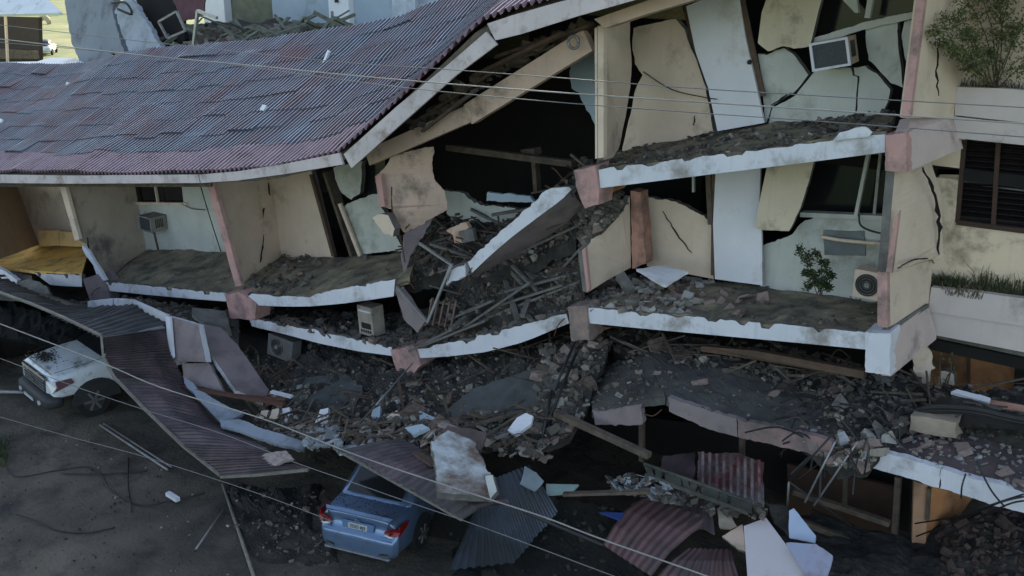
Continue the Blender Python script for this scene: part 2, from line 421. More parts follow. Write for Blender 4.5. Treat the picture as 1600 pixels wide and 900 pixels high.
# ================================================================== THE SETTING
def ground():
    vs, fs = [], []; nx, ny = 90, 60
    for j in range(ny+1):
        for i in range(nx+1):
            x = -34+i*46/nx; y = -16+j*24/ny
            e = min(1, min(i, nx-i, j, ny-j)/4)
            vs.append(Vector((x, y, e*(.07*noise.fractal(Vector((x*.5, y*.5, 3)), .9, 2, 4)+.02*noise.noise(Vector((x*3, y*3, 0)))))))
    W = nx+1
    for j in range(ny):
        for i in range(nx): a = j*W+i; fs.append((a, a+1, a+W+1, a+W))
    m = M('dusty_asphalt', (.145, .12, .092), (.054, .047, .039), .3, .95, 1.2, 9, dirt=(.032, .03, .027), dscale=.75, damt=.5)
    tag(mesh_obj('yard_ground', vs, fs, m), kind='structure')
    gs = []; f2 = []
    outer = [(-900, -500), (700, -500), (700, 1200), (-900, 1200)]; inner = [(-34, -16), (12, -16), (12, 8), (-34, 8)]
    gs = [Vector((*p, 0)) for p in outer+inner]; f2 = [(0, 1, 5, 4), (1, 2, 6, 5), (2, 3, 7, 6), (3, 0, 4, 7)]
    tag(mesh_obj('field', gs, f2, fieldm), kind='structure')
ground()

# ================================================================== COLLAPSED HOTEL WING
H = thing('collapsed_hotel', 'long cream hotel block with sagging pancaked floors and a buckled dark tiled roof', 'building', (-12, 3, 0))

# ---- roof
EAVE = [Vector(p) for p in ((-36, -.8, 3.6), (-31, -.8, 3.95), (-27, -.8, 4.2), (-25.2, -.8, 4.36), (-20.2, -.8, 5.0), (-15.8, -.8, 5.6), (-13, -.8, 6.05), (-10.9, -.8, 6.68), (-9.6, -.8, 7.6), (-8.2, -.8, 8.65), (-7.0, -.8, 9.55), (-5.1, -.8, 10.08), (-2, -.8, 10.75), (3.5, -.8, 11.3))]
RIDGE = [(-40, 6.0), (-35.3, 6.25), (-31, 6.45), (-29.4, 6.62), (-27.2, 7.1), (-25, 7.42), (-20.6, 7.93), (-16.7, 8.5), (-14.7, 8.86), (-12.9, 9.4), (-11, 10.1), (-9, 11.2), (-7, 12.2), (-5, 12.9), (4, 14)]
def interp(t, x):
    for (a, p), (b, q) in zip(t, t[1:]):
        if x <= b: return p+(q-p)*max(0, (x-a)/(b-a))
    return t[-1][1]
EZ = [(p.x, p.z) for p in EAVE]
def roof_pt(x, t, off=0):
    ze = interp(EZ, x); zr = interp(RIDGE, x); y = -.95+(5.0+.95)*t
    z = ze+(zr-ze)*t - .12*math.sin(math.pi*t)
    z += .06*noise.noise(Vector((x*.35, y*.5, 5)))+.03*noise.noise(Vector((x*1.3, y*1.1, 9)))
    return Vector((x, y, z+off))
def roof():
    vs, fs = [], []; xs = [-38+i*.7 for i in range(61)]; n = len(xs)
    for t in (0, .2, .4, .6, .8, 1):
        for x in xs: vs.append(roof_pt(x, t, -.09))
    for x in xs: vs.append(Vector((x, 11.5, interp(RIDGE, x)-2.6)))
    rows = 7
    for j in range(rows-1):
        for i in range(n-1): a = j*n+i; fs.append((a, a+1, a+n+1, a+n))
    K = len(vs); vs += [v-Vector((0, 0, .14)) for v in vs]
    for j in range(rows-1):
        for i in range(n-1): a = K+j*n+i; fs.append((a, a+n, a+n+1, a+1))
    for i in range(n-1):
        fs.append((i, K+i, K+i+1, i+1)); a = (rows-1)*n+i; fs.append((a, a+1, K+a+1, K+a))
    for j in range(rows-1):
        for a in (j*n, j*n+n-1): fs.append((a, a+n, K+a+n, K+a))
    deck = mesh_obj('roof', vs, fs, wood, H)
    # rows of profiled roofing sheets, each lapping over the one below
    x0, wS, nc, nr = -37.0, .98, 34, 8
    rng = random.Random(4); cnt = 0; extra_v, extra_f = [], []
    for c in range(nc):
        for r in range(nr):
            t0 = (0, .15, .275, .4, .525, .65, .775, .9)[r]-.012*(r > 0); t1 = (.15, .275, .4, .525, .65, .775, .9, 1.0)[r]+.01
            xa = x0+c*wS; sk = rng.uniform(-.03, .03); lf = rng.uniform(.008, .028); jt = rng.uniform(-.018, .018)*(r > 0); dz = rng.uniform(-.008, .01)
            if rng.random() < .06: lf += .04
            ribs = 6; V_, F_ = [], []
            for layer in (0, 1):
                for j in range(4):
                    v = j/3; t = t0+jt+(t1-t0-jt)*v
                    for i in range(ribs*4+1):
                        u = i/(ribs*4); x = xa+u*wS+sk*v
                        V_.append(roof_pt(x, t, dz+lf*(1-v)+(0, .0, .075, .075)[i % 4]-layer*.008))
            W = ribs*4+1; K = W*4
            for j in range(3):
                for i in range(W-1):
                    a = j*W+i; F_.append((a, a+1, a+W+1, a+W))
            for i in range(W-1): F_.append((i+K, i+1+K, i+1, i))
            visible = xa > -36
            MI = [((0, 0, 1, 0)[i % 4] if r == 0 else (2, 0, 1, 0)[i % 4]) for j in range(3) for i in range(W-1)]+[0]*(W-1)
            mesh_obj('roof_sheet', V_, F_, None, deck, mats=[roofp, roofpc] if r == 0 else [roofm, roofc, rooft], midx=MI)
    for x in (-30.1, -23.6, -17.4, -12.2): pass
    return deck
deck = roof()
# ridge cap of broken lumps and roof flecks
# eave fascia boards, each board its own piece
def board(name, top, bot, y=-1.0, th=.05, mat=fascia_m):
    return pan(name, Y_(top, y)+Y_(bot, y)[::-1], th, mat, H, back=Vector((0, th, 0)))
board('fascia_board', [(-60, 272), (0, 273), (110, 274.5), (309, 273)], [(-60, 286), (0, 286), (110, 287), (312, 286)])
board('fascia_board', [(311, 273), (370, 268), (440, 257), (530, 239)], [(314, 286), (372, 282), (445, 272), (536, 257)])
board('fascia_board', [(537, 241), (620, 166), (700, 101), (759, 50)], [(549, 263), (632, 189), (712, 118), (776, 70)], y=-1.05)
board('fascia_board', [(761, 37), (800, 24), (870, 4), (1010, -32)], [(774, 63), (815, 53), (900, 26), (1020, -8)])
for P in ([(0, 292), (330, 292), (330, 286), (0, 285)],):   # soffit batten under the straight eave
    pan('soffit_batten', Y_(P, -.7), .05, wood, H)

# ---- top slab (its left half has dropped, the middle has torn down)
S2L_top = [(150, 436), (165, 441), (235, 447), (300, 454), (352, 458)]
S2L2_top = [(378, 458), (440, 462), (480, 463), (530, 451), (575, 443), (618, 437)]
back2 = lambda pts: VV(pts)
f_left = Y_([(165, 441), (235, 447), (300, 454), (352, 458), (400, 461), (480, 463), (530, 451), (618, 437), (640, 432)], .0)
b_left = VV([(228, 389, 2.4), (345, 393, 2.4), (437, 400, 2.4), (520, 402, 2.4), (628, 394, 2.4), (660, 380, 2.4)])
floorL = strip_slab('top_floor_slab', f_left, b_left, .16, concf, H, 60, .06, 2)
fascia('slab_edge', [(165, 440), (235, 446), (300, 453), (352, 457)], [(165, 454), (235, 461), (300, 467), (353, 471)], H, y=-.06, jag=.025, seed=5)
fascia('slab_edge', [(378, 457), (440, 462), (480, 463), (530, 450), (575, 442), (617, 436)], [(381, 476), (440, 479), (480, 479), (530, 475), (575, 469), (615, 463)], H, y=-.06, jag=.04, seed=6)
fR = Y_([(925, 265), (1010, 254), (1130, 240), (1260, 223), (1385, 206)], 0)
bR = VV([(940, 240, 2.1), (1000, 228, 2.1), (1116, 208, 2.1), (1200, 194, 2.1), (1300, 184, 2.1), (1400, 176, 2.1)])
floorR = strip_slab('top_floor_slab', fR, bR, .2, concf, H, 50, .07, 3)
fascia('slab_edge', [(933, 263), (1010, 254), (1130, 240), (1260, 224), (1382, 208)], [(938, 294), (1010, 285), (1130, 270), (1260, 254), (1383, 238)], H, y=-.06, jag=.02, seed=8)
pan('slab_edge_flake', Y_([(1300, 221), (1312, 207), (1350, 198), (1362, 207), (1358, 213)], -.13), .05, white, H, jag=.01)
# the torn-down piece of slab edge, hanging from the pink block
fascia('hanging_slab_edge', [(888, 289), (857, 293), (833, 317), (815, 333), (770, 372), (732, 408)], [(893, 296), (878, 312), (845, 336), (800, 370), (765, 400), (738, 426)], H, y=-.2, th=.16, jag=.02, seed=11)
pan('hanging_slab_underside', VV([(889, 299, -.15), (912, 324, .5), (880, 352, .6), (834, 383, .6), (785, 410, .5), (740, 434, .3), (737, 427, -.15), (800, 371, -.15), (845, 337, -.15), (878, 313, -.15)]), .12, mauve, H, jag=.02)
pan('hanging_slab_edge', Y_([(727, 412), (727, 432), (697, 446), (700, 424)], -.15), .14, white, H, jag=.02)
# pink bracket blocks at the slab edge
def bracket(front, side, mat=pink, mat2=pink, yf=-.12, ys=.9, name='bracket_block'):
    a = pan(name, Y_(front, yf), .5, mat, H, jag=.012, step=.1, back=Vector((0, .5, 0)))
    if side: pan('bracket_side', VV(side), .1, mat2, H, jag=.015)
bracket([(896, 266), (929, 259), (936, 298), (935, 320), (914, 326), (900, 291)], [(935, 296, 0), (979, 290, 1.2), (953, 306, .7), (936, 316, .1)], pink, orange)
bracket([(1383, 211), (1417, 206), (1417, 270), (1383, 267)], None)
bracket([(130, 436), (152, 428), (166, 446), (172, 468), (140, 471)], None, mauve)
bracket([(350, 459), (375, 457), (400, 476), (398, 500), (360, 497)], [(388, 478, 0), (430, 481, .8), (405, 498, .4), (395, 500, 0)], pink, mauve)

# ---- middle slab
fascia('middle_slab_edge', [(390, 497), (440, 505), (500, 516), (560, 530), (612, 541)], [(394, 510), (440, 521), (500, 537), (560, 549), (612, 556)], H, y=-.06, jag=.03, seed=15, mat=white)
fascia('middle_slab_edge', [(648, 545), (700, 535), (760, 522), (820, 506), (886, 487)], [(648, 560), (700, 557), (760, 550), (820, 534), (889, 505)], H, y=-.06, jag=.03, seed=16)
fascia('middle_slab_edge', [(918, 480), (1000, 487), (1120, 497), (1240, 508), (1352, 519)], [(920, 505), (1000, 513), (1120, 524), (1240, 535), (1352, 546)], H, y=-.06, jag=.012, seed=17)
fM = Y_([(392, 500), (500, 519), (612, 544), (700, 538), (800, 514), (900, 484)], 0)
bM = VV([(400, 480, 2.2), (500, 485, 2.4), (600, 492, 2.4), (700, 480, 2.4), (800, 462, 2.3), (915, 450, 2.2)])
floorM = strip_slab('middle_floor_slab', fM, bM, .16, conc, H, 60, .1, 5)
fMR = Y_([(905, 484), (1000, 489), (1120, 499), (1240, 510), (1352, 521), (1392, 524)], 0)
bMR = VV([(930, 445, 2.1), (1010, 430, 2.1), (1116, 440, 2.1), (1190, 446, 2.1), (1385, 470, 2.1), (1450, 476, 2.1)])
floorMR = strip_slab('middle_floor_slab', fMR, bMR, .2, concf, H, 50, .06, 6)
bracket([(887, 480), (916, 478), (921, 531), (893, 533)], [(919, 505, 0), (955, 512, .9), (921, 530, .1)], M('chipped_pink_concrete', (.3, .21, .18), (.17, .14, .13), 6, .95, .9, 20), red)
bracket([(610, 547), (646, 540), (658, 571), (640, 590), (620, 582)], [(650, 548, 0), (678, 558, .6), (655, 580, .3)], pink, mauve)
bracket([(1352, 519), (1391, 521), (1391, 587), (1352, 581)], None, white)

# ---- top storey on the right, still standing but cracked
Tg = H
pan('column', Y_([(929, 44), (943, 38), (943, 246), (930, 248)], -.02), .12, cream, H)
pan('partition_wall', VV([(943, 40, .0), (985, 26, 1.3), (984, 62, 1.3), (987, 102, 1.3), (985, 135, 1.3), (978, 180, 1.3), (968, 228, 1.2), (958, 246, .6), (943, 250, .0)]), .12, cream, H, jag=.012, which=(1, 2, 3, 4, 5, 6))
pan('ceiling_beam', VV([(928, 30, -.3), (985, 10, -.3), (1085, -25, -.3), (1085, 0, -.3), (1010, 22, -.3), (945, 44, -.3)]), .35, peach, H)
pan('wall_panel', Y_([(990, 44), (1056, 30), (1070, 46), (1085, 86), (1103, 136), (1115, 206), (1040, 224), (972, 236), (984, 182), (993, 140), (1004, 117), (992, 100), (988, 70)], 2.0), .15, cream, H, jag=.012, step=.2)
tri_gap = Y_([(1063, 0), (1074, 0), (1090, 80), (1084, 78)], 1.95); pan('door_frame', tri_gap, .06, brownw, H)
pan('wall_panel', Y_([(1199, -6), (1285, -6), (1278, 20), (1266, 72), (1240, 76), (1225, 72), (1200, 80), (1184, 67), (1190, 20)], 1.75), .12, yellowp, H, jag=.012, which=(3, 4, 5, 6))
pan('wall_panel', Y_([(1184, 84), (1198, 86), (1225, 75), (1244, 90), (1263, 117), (1240, 145), (1205, 166), (1197, 192), (1192, 140)], 2.0), .15, mint, H, jag=.012, step=.2)
pan('wall_panel', Y_([(1266, 120), (1276, 109), (1329, 106), (1332, 118), (1340, 120), (1337, 166), (1334, 186), (1200, 198), (1207, 169), (1243, 149)], 2.02), .15, mint, H, jag=.01, step=.2)
pan('wall_panel', Y_([(1334, 106), (1352, 103), (1370, 115), (1391, 140), (1387, 160), (1378, 180), (1337, 186), (1340, 166), (1343, 119), (1335, 117)], 2.02), .15, mint, H, jag=.012, step=.18)
pan('wall_panel', Y_([(1352, 40), (1402, 32), (1403, 60), (1407, 98), (1411, 137), (1392, 130), (1372, 108), (1357, 94), (1353, 66)], 1.98), .15, mint, H, jag=.012, step=.2)
pan('wall_panel', Y_([(1413, 34), (1432, 28), (1428, 120), (1420, 160), (1413, 136), (1416, 96), (1409, 60)], 2.0), .15, mint, H, jag=.01)
pan('window_sill', Y_([(1270, 60), (1352, 34), (1428, 18), (1428, 28), (1352, 46), (1268, 72)], 1.9), .2, mint, H, jag=.008)
pan('wall_panel', Y_([(1311, -6), (1338, -6), (1341, 20), (1336, 20)], 1.95), .1, mint, H)
beam('window_post', V(1364, -20, 1.9), V(1356, 28, 1.9), .09, .09, mint, H)
def window_thing(pts, y, parent, bars, fr=alu):
    g = pan('window', Y_(pts, y+.05), .03, glass, parent)
    return g
window_thing([(1262, -15), (1430, -20), (1430, 22), (1352, 38), (1272, 60), (1280, 20)], 2.25, H, 0)
# stand-in of the dark rooms behind: real back wall, end walls, inner partitions
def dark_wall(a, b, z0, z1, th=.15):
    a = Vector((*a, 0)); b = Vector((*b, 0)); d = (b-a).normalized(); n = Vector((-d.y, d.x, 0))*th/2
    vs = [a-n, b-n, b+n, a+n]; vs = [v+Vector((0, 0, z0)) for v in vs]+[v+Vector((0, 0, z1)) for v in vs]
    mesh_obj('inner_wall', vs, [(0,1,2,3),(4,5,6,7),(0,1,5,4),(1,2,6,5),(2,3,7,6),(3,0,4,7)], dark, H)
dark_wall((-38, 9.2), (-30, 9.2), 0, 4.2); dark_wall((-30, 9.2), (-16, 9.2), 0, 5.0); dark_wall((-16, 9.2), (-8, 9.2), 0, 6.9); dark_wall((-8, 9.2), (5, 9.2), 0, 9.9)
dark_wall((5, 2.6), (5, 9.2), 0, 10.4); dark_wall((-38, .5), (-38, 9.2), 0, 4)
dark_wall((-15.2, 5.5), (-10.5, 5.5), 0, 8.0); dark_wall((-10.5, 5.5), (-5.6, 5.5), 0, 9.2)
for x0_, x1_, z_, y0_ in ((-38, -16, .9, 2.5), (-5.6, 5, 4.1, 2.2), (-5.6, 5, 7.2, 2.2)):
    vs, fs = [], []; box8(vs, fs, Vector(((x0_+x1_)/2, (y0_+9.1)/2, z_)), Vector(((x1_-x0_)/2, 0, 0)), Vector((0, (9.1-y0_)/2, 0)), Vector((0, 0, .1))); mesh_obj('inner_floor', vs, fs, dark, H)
# ---- storey below it
pan('partition_wall', VV([(910, 392, .0), (924, 374, .3), (942, 364, .5), (955, 350, .7), (974, 328, 1.2), (984, 306, 1.4), (986, 418, 1.4), (950, 437, .7), (918, 457, .0)]), .12, cream, H, jag=.02, which=(0, 1, 2, 3, 4))
pan('partition_edge', Y_([(909, 391), (914, 387), (921, 452), (917, 457)], -.04), .08, pink, H)
pan('column', Y_([(985, 298), (1001, 300), (1009, 412), (988, 420)], 1.38), .3, red, H, jag=.01)
pan('wall_panel', Y_([(1003, 306), (1032, 312), (1060, 318), (1078, 327), (1100, 337), (1111, 350), (1115, 436), (1011, 416)], 2.0), .15, cream, H, jag=.02, step=.12, which=(0, 1, 2, 3, 4))
beam('window_post', V(1108, 268, 1.9), V(1112, 350, 1.9), .14, .1, wood, H)
beam('window_post', V(1084, 275, 1.95), V(1084, 300, 1.95), .06, .05, alu, H)
pan('wall_panel', Y_([(1198, 262), (1272, 252), (1262, 290), (1249, 328), (1233, 361), (1205, 360), (1179, 356), (1188, 308)], 1.55), .1, yellowp, H, jag=.008, which=(2, 3, 4, 5))
pan('wall_panel', Y_([(1188, 384), (1215, 374), (1238, 366), (1258, 344), (1275, 336), (1392, 340), (1392, 478), (1300, 468), (1188, 452)], 2.0), .15, mint, H, jag=.02, step=.12, which=(0, 1, 2, 3))
pan('window_sill', Y_([(1250, 332), (1392, 338), (1392, 345), (1250, 339)], 1.9), .2, mint, H)
window_thing([(1255, 240), (1400, 230), (1400, 336), (1250, 332)], 2.3, H, 0)
beam('window_post', V(1358, 236, 1.9), V(1338, 336, 1.9), .09, .06, mint, H)
beam('window_post', V(1376, 236, 2.0), V(1366, 336, 2.0), .04, .05, steel, H)
# doors, split off and leaning in their frames
def door(pts, y, label, knob=None):
    d = pan('door', Y_(pts, y), .06, doorw, H, back=Vector((0, .06, 0))); d['label'] = label
    if knob:
        c = V(knob[0], knob[1], y-.05); bm = bmesh.new(); bmesh.ops.create_uvsphere(bm, u_segments=10, v_segments=6, radius=.045)
        me = bpy.data.meshes.new('door_knob'); bm.to_mesh(me); bm.free(); me.materials.append(blackp)
        for v in me.vertices: v.co += c-ORG[H.name]
        k = bpy.data.objects.new('door_knob', me); COL.objects.link(k); k.parent = d
door([(1072, 10), (1100, -2), (1153, -14), (1165, 60), (1178, 118), (1194, 192), (1121, 205), (1106, 136), (1087, 82)], 1.8, 'tall white door leaning to the left in its opening', (1171, 97))
door([(1118, 268), (1188, 262), (1186, 330), (1190, 362), (1191, 446), (1117, 436), (1114, 350)], 1.8, 'white door hanging below the broken top slab')
beam('door_frame', V(1157, -10, 1.85), V(1192, 150, 1.9), .05, .1, brownw, H)
beam('door_frame', V(1117, 262, 1.88), V(1115, 430, 1.88), .05, .1, brownw, H)
# patch, pipes on the lower wall
pan('wall_patch', Y_([(1286, 360), (1350, 361), (1352, 400), (1288, 398)], 1.97), .03, M('grey_cement', (.17, .19, .19)), H, jag=.008)
tube('wall_pipe', [(1284, 370, 1.85), (1320, 376, 1.8), (1392, 382, 1.75)], .035, cream, H)
tube('wall_cable', [(1342, 336, 1.8), (1345, 352, 1.75), (1362, 361, 1.7), (1388, 367, 1.6)], .018, blackp, H)
tube('wall_cable', [(1005, 112, 1.9), (1050, 140, 1.9), (1100, 152, 1.8), (1120, 155, 1.7)], .01, blackp, H)

# ---- big torn hole in the middle
beam('roof_beam', V(922, 62, .2), V(735, 178, .25), .18, .42, peach, H)
beam('roof_beam', V(738, 176, .25), V(578, 246, .3), .18, .34, peach, H)
for i, (a, b, wd) in enumerate([((780, 88, .1), (925, 40, .1), .3), ((770, 104, .3), (900, 62, .4), .16), ((650, 190, .2), (775, 110, .2), .12), ((660, 205, -.1), (745, 140, -.1), .1), ((742, 118, 0), (880, 52, -.2), .2)]):
    beam('roof_batten', V(*a), V(*b), wd, .06, (brownw, wood)[i % 2], H)
S_soffit = Surf([[(640, 200, .1), (700, 150, .1), (780, 95, .1), (860, 60, .1), (925, 35, .1)], [(660, 205, .6), (720, 165, .6), (790, 112, .6), (865, 75, .6), (925, 58, .6)]], 3, .06)
scatter('ceiling_debris', S_soffit, 130, .04, .16, wood, 3, parent=H)
tube('duct_ring', [V(896, 66, -.15)+Vector((.11*math.cos(a), 0, .11*math.sin(a))) for a in [i*math.pi/5 for i in range(11)]], .03, steel, H, k=2)
pan('curtain', Y_([(893, 96), (928, 74), (930, 195), (916, 172), (905, 145), (893, 138), (890, 118)], 1.6), .04, bluew, H, jag=.02)
beam('fallen_joist', V(700, 230, 2.6), V(897, 256, 2.2), .16, .14, wood, H); beam('fallen_joist', V(836, 245, 2.6), V(840, 300, 2.6), .18, .1, wood, H)
beam('fallen_joist', V(820, 238, 2.8), V(840, 236, 2.8), .3, .16, wood, H)
pan('wall_panel', VV([(587, 277, .3), (601, 262, .5), (611, 245, .6), (640, 236, .9), (678, 229, 1.2), (676, 262, 1.2), (681, 284, 1.2), (695, 298, 1.3), (699, 328, 1.3), (665, 346, 1.0), (632, 364, .7), (620, 348, .5), (613, 326, .4), (594, 322, .3)]), .13, peach, H, jag=.02, step=.12)
pan('wall_edge', Y_([(586, 275), (595, 272), (601, 322), (593, 324)], .22), .1, pink, H)
tube('wall_crack_bar', [(612, 292, .3), (613, 330, .3), (625, 370, .3), (633, 410, .2)], .015, rust, H)
pan('partition_wall', VV([(632, 366, .6), (655, 352, .9), (676, 342, 1.2), (660, 372, .9), (640, 402, .4), (633, 425, .2), (628, 395, .3)]), .1, mauve, H, jag=.02)
pan('wall_panel', Y_([(693, 296), (722, 302), (742, 318), (790, 322), (822, 330), (806, 344), (793, 350), (740, 346), (700, 336)], 2.3), .14, mint, H, jag=.03, step=.12)
pan('wall_panel', Y_([(762, 300), (826, 306), (838, 318), (760, 314)], 2.0), .08, bluew, H, jag=.02)
pan('wall_panel', Y_([(536, 324), (562, 310), (590, 303), (594, 322), (604, 338), (618, 366), (628, 392), (560, 398), (545, 360)], 2.3), .14, mint, H, jag=.02, step=.15)
pan('wall_panel', Y_([(521, 262), (566, 252), (563, 300), (549, 312), (533, 300), (524, 280)], 2.3), .14, mint, H, jag=.02, step=.15)
window_thing([(564, 252), (602, 246), (600, 300), (566, 304)], 2.5, H, 0)
beam('door_frame', V(531, 318, 2.2), V(563, 400, 2.2), .07, .1, cream, H)
beam('door_frame', V(487, 272, 2.35), V(522, 400, 2.35), .1, .1, brownw, H)
beam('door_frame', V(512, 268, 2.5), V(555, 400, 2.5), .3, .1, wood, H)
# ---- rooms on the left
pan('partition_wall', on_plane([(-30, 292, 0), (24, 284, 2.4), (61, 382, 2.4), (-5, 407, .2), (-40, 415, -.2)], (0, 1, 2)), .12, M('bounce_orange_plaster', (.5, .36, .24), (.43, .31, .21), 1.5, .9, .3), H)  # orange tone is bounce light put into the wall colour
pan('wall_panel', Y_([(24, 284), (105, 284), (138, 386), (61, 383)], 2.4), .14, cream, H)
pan('sunlit_low_wall', Y_([(59, 360), (90, 360), (92, 384), (62, 385)], 2.1), .1, M('sun_yellow_plaster', (.85, .6, .27), (.75, .52, .24), dirt=(.4, .27, .12), damt=.3), H, jag=.006)  # yellow stands for the sunlit strip along the wall foot
pan('sunlit_low_wall', Y_([(92, 361), (121, 363), (124, 372), (138, 374), (137, 386), (94, 384)], 2.1), .1, M('sun_yellow_plaster', (.6, .5, .25)), H, jag=.006)
pan('column', VV([(91, 284, -.02), (100, 284, -.02), (124, 374, -.02), (117, 376, -.02)]), .1, cream, H)
pan('partition_wall', on_plane([(100, 284, 0), (209, 280, 2.4), (229, 391, 2.4), (200, 410, 1.4), (167, 442, 0), (150, 412, .0), (135, 380, .0), (124, 374, .0)], (0, 1, 2)), .12, mauve if False else M('grey_cream_plaster', (.46, .38, .3), (.4, .33, .26), 1.5, .9, .3, dirt=(.15, .13, .11), damt=.35, streak=.2), H, jag=.01, which=(3,))
pan('wall_base_edge', VV([(128, 385, -.1), (138, 392, -.1), (166, 438, -.1), (155, 440, -.1), (146, 415, -.1), (134, 400, -.1)]), .08, white, H, jag=.02)
pan('wall_panel', Y_([(208, 317), (213, 317), (287, 318), (283, 283), (332, 278), (352, 394), (228, 391)], 2.4), .14, mint, H)
pan('window_sill', Y_([(209, 316), (290, 317), (290, 321), (210, 320)], 2.3), .12, cream, H)
wn = window_thing([(204, 278), (290, 278), (290, 318), (208, 317)], 2.45, H, 0)
beam('window_post', V(241, 280, 2.35), V(247, 317, 2.35), .07, .06, cream, H)
pan('partition_edge', VV([(322, 284, -.04), (333, 284, -.04), (377, 446, -.04), (368, 448, -.04)]), .1, pink, H)
pan('partition_wall', on_plane([(331, 284, 0), (423, 272, 2.4), (432, 340, 2.4), (440, 402, 2.4), (405, 425, 1.1), (375, 446, 0)], (0, 1, 3)), .12, cream, H, jag=.01, which=(3, 4))
pan('wall_panel', Y_([(423, 272), (486, 264), (492, 285), (521, 402), (439, 402)], 2.4), .14, cream, H, jag=.006, which=(1, 2))
def crack(pts, wd, seed, y=None):
    """a gap in the plaster: recessed dark wedge lying just proud of the wall"""
    P = VV(pts); rng = random.Random(seed); Q = resample(P, len(P)*4); vs, fs = [], []
    t = Vector((math.cos(.3), 0, .2)).normalized(); L = []; Rr = []
    for i, p in enumerate(Q):
        w_ = wd*(.25+.75*math.sin(math.pi*min(1, (i+.3)/len(Q))))*rng.uniform(.5, 1.3); j = Vector((rng.uniform(-.02, .02), 0, 0)); d = (Q[min(i+1, len(Q)-1)]-Q[max(i-1, 0)]).normalized()
        s = d.cross(Vector((0, 1, 0))).normalized(); L.append(p+s*w_/2+j); Rr.append(p-s*w_/2+j)
    pan('wall_crack', L+Rr[::-1], .02, dark, H)
crack([(412, 325, 1.85), (407, 350, 1.8), (410, 375, 1.7), (407, 410, 1.4)], .12, 1)
crack([(419, 285, 2.2), (421, 305, 2.1)], .05, 2)
crack([(1035, 330, 1.96), (1060, 370, 1.96), (1080, 395, 1.96)], .02, 3)
crack([(1205, 165, 1.96), (1235, 145, 1.96)], .03, 4)
crack([(655, 322, 1.0), (645, 340, .8), (634, 358, .65)], .03, 5)
crack([(1085, 180, 1.96), (1083, 196, 1.96)], .02, 6)
crack([(136, 372, .0), (139, 395, .2), (150, 415, .15), (160, 432, .05)], .09, 9)
tube('wall_cable', [(312, 286, 1.0), (325, 330, 1.8), (345, 393, 2.2)], .015, blackp, H); tube('wall_cable', [(283, 318, 2.3), (300, 326, 2.3), (320, 328, 2.2)], .012, blackp, H)
# left end: floor with sunlight put into its ochre colour, broken edge
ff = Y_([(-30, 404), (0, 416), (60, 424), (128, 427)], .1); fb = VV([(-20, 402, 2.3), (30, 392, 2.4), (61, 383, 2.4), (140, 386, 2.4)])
strip_slab('sun_coloured_floor_slab', ff, fb, .1, ochre, H, 24, .02, 9)
fascia('slab_edge', [(53, 426), (90, 429), (128, 428)], [(78, 445), (100, 447), (128, 448)], H, y=0, jag=.06, seed=21)
pan('broken_slab_edge', VV([(-30, 402, -.3), (5, 422, -.4), (27, 438, -.5), (24, 447, -.5), (0, 433, -.4), (-30, 412, -.3)]), .12, white, H, jag=.02)
pan('broken_slab_piece', VV([(2, 421, 0), (48, 430, .1), (52, 437, -.2), (28, 442, -.5), (22, 440, -.5)]), .15, conc, H, jag=.03)

# ================================================================== STANDING WING ON THE RIGHT
Wg = thing('standing_wing', 'upright cream hotel block with planter balconies at the right end', 'building', (2, 4, 0))
def wp(pts, th, mat, name='wall', **k): return pan(name, VV(pts), th, mat, Wg, **k)
wp([(1434, -20, -.05), (1447, -20, -.05), (1421, 184, -.05), (1408, 184, -.05)], .14, pink, 'column')
wp([(1446, -20, 0), (1520, -30, 2.0), (1505, 100, 2.0), (1494, 184, 1.9), (1420, 184, 0)], .14, cream, 'partition_wall')
wp([(1516, -30, 2.2), (1640, -35, 2.2), (1640, 200, 2.2), (1492, 184, 2.2)], .2, cream)
wp([(1417, 205, .0), (1425, 182, .6), (1492, 182, 1.9), (1505, 232, 1.9), (1482, 241, 1.3), (1417, 269, .0)], .2, mauve if False else M('pinkish_plaster', (.56, .44, .41), (.48, .38, .35), 1.5, .9, .2, dirt=(.25, .2, .18), damt=.3, streak=.15), 'floor_beam')
fas = Y_([(1424, 181), (1492, 182), (1640, 199), (1640, 231), (1505, 217), (1424, 206)], 1.82)
planterm = M('planter_paint', (.56, .49, .46), (.48, .43, .41), 1.2, .85, .3, 25, dirt=(.26, .23, .22), dscale=.8, damt=.3, streak=.2)
pan('balcony_edge', fas, .25, planterm, Wg, back=Vector((0, .25, 0)))
pan('planter_box', Y_([(1492, 136), (1560, 138), (1640, 144), (1640, 196), (1492, 180)], 1.78), .12, planterm, Wg, back=Vector((0, .12, 0)))
pan('planter_box', Y_([(1492, 148), (1640, 156), (1640, 166), (1492, 158)], 1.95), .1, soil, Wg, back=Vector((0, .25, 0)))
# middle storey of the wing
wp([(1398, 268, -.02), (1450, 240, 2.0), (1470, 300, 2.0), (1474, 400, 2.0), (1462, 404, 1.8), (1432, 410, 1.0), (1402, 424, .2), (1384, 426, -.02), (1392, 341, -.02)], .14, cream, 'partition_wall', jag=.006)
wp([(1405, 330, -.1), (1398, 340, -.1), (1384, 425, -.1), (1393, 427, -.1)], .1, pink, 'partition_edge')
wp([(1385, 428, .0), (1403, 424, .2), (1432, 410, 1.0), (1457, 406, 1.9), (1452, 480, 1.9), (1386, 512, .0)], .14, cream, 'partition_wall')
wp([(1371, 424, -.06), (1386, 426, -.06), (1387, 512, -.06), (1371, 508, -.06)], .14, pink, 'column')
wp([(1448, 215, 2.2), (1507, 215, 2.2), (1495, 346, 2.2), (1620, 362, 2.2), (1640, 480, 2.2), (1445, 440, 2.2)], .2, M('yellowish_cream_plaster', (.70, .565, .415), (.62, .5, .37), 1.4, .9, .3, dirt=(.22, .18, .12), damt=.35, streak=.25))
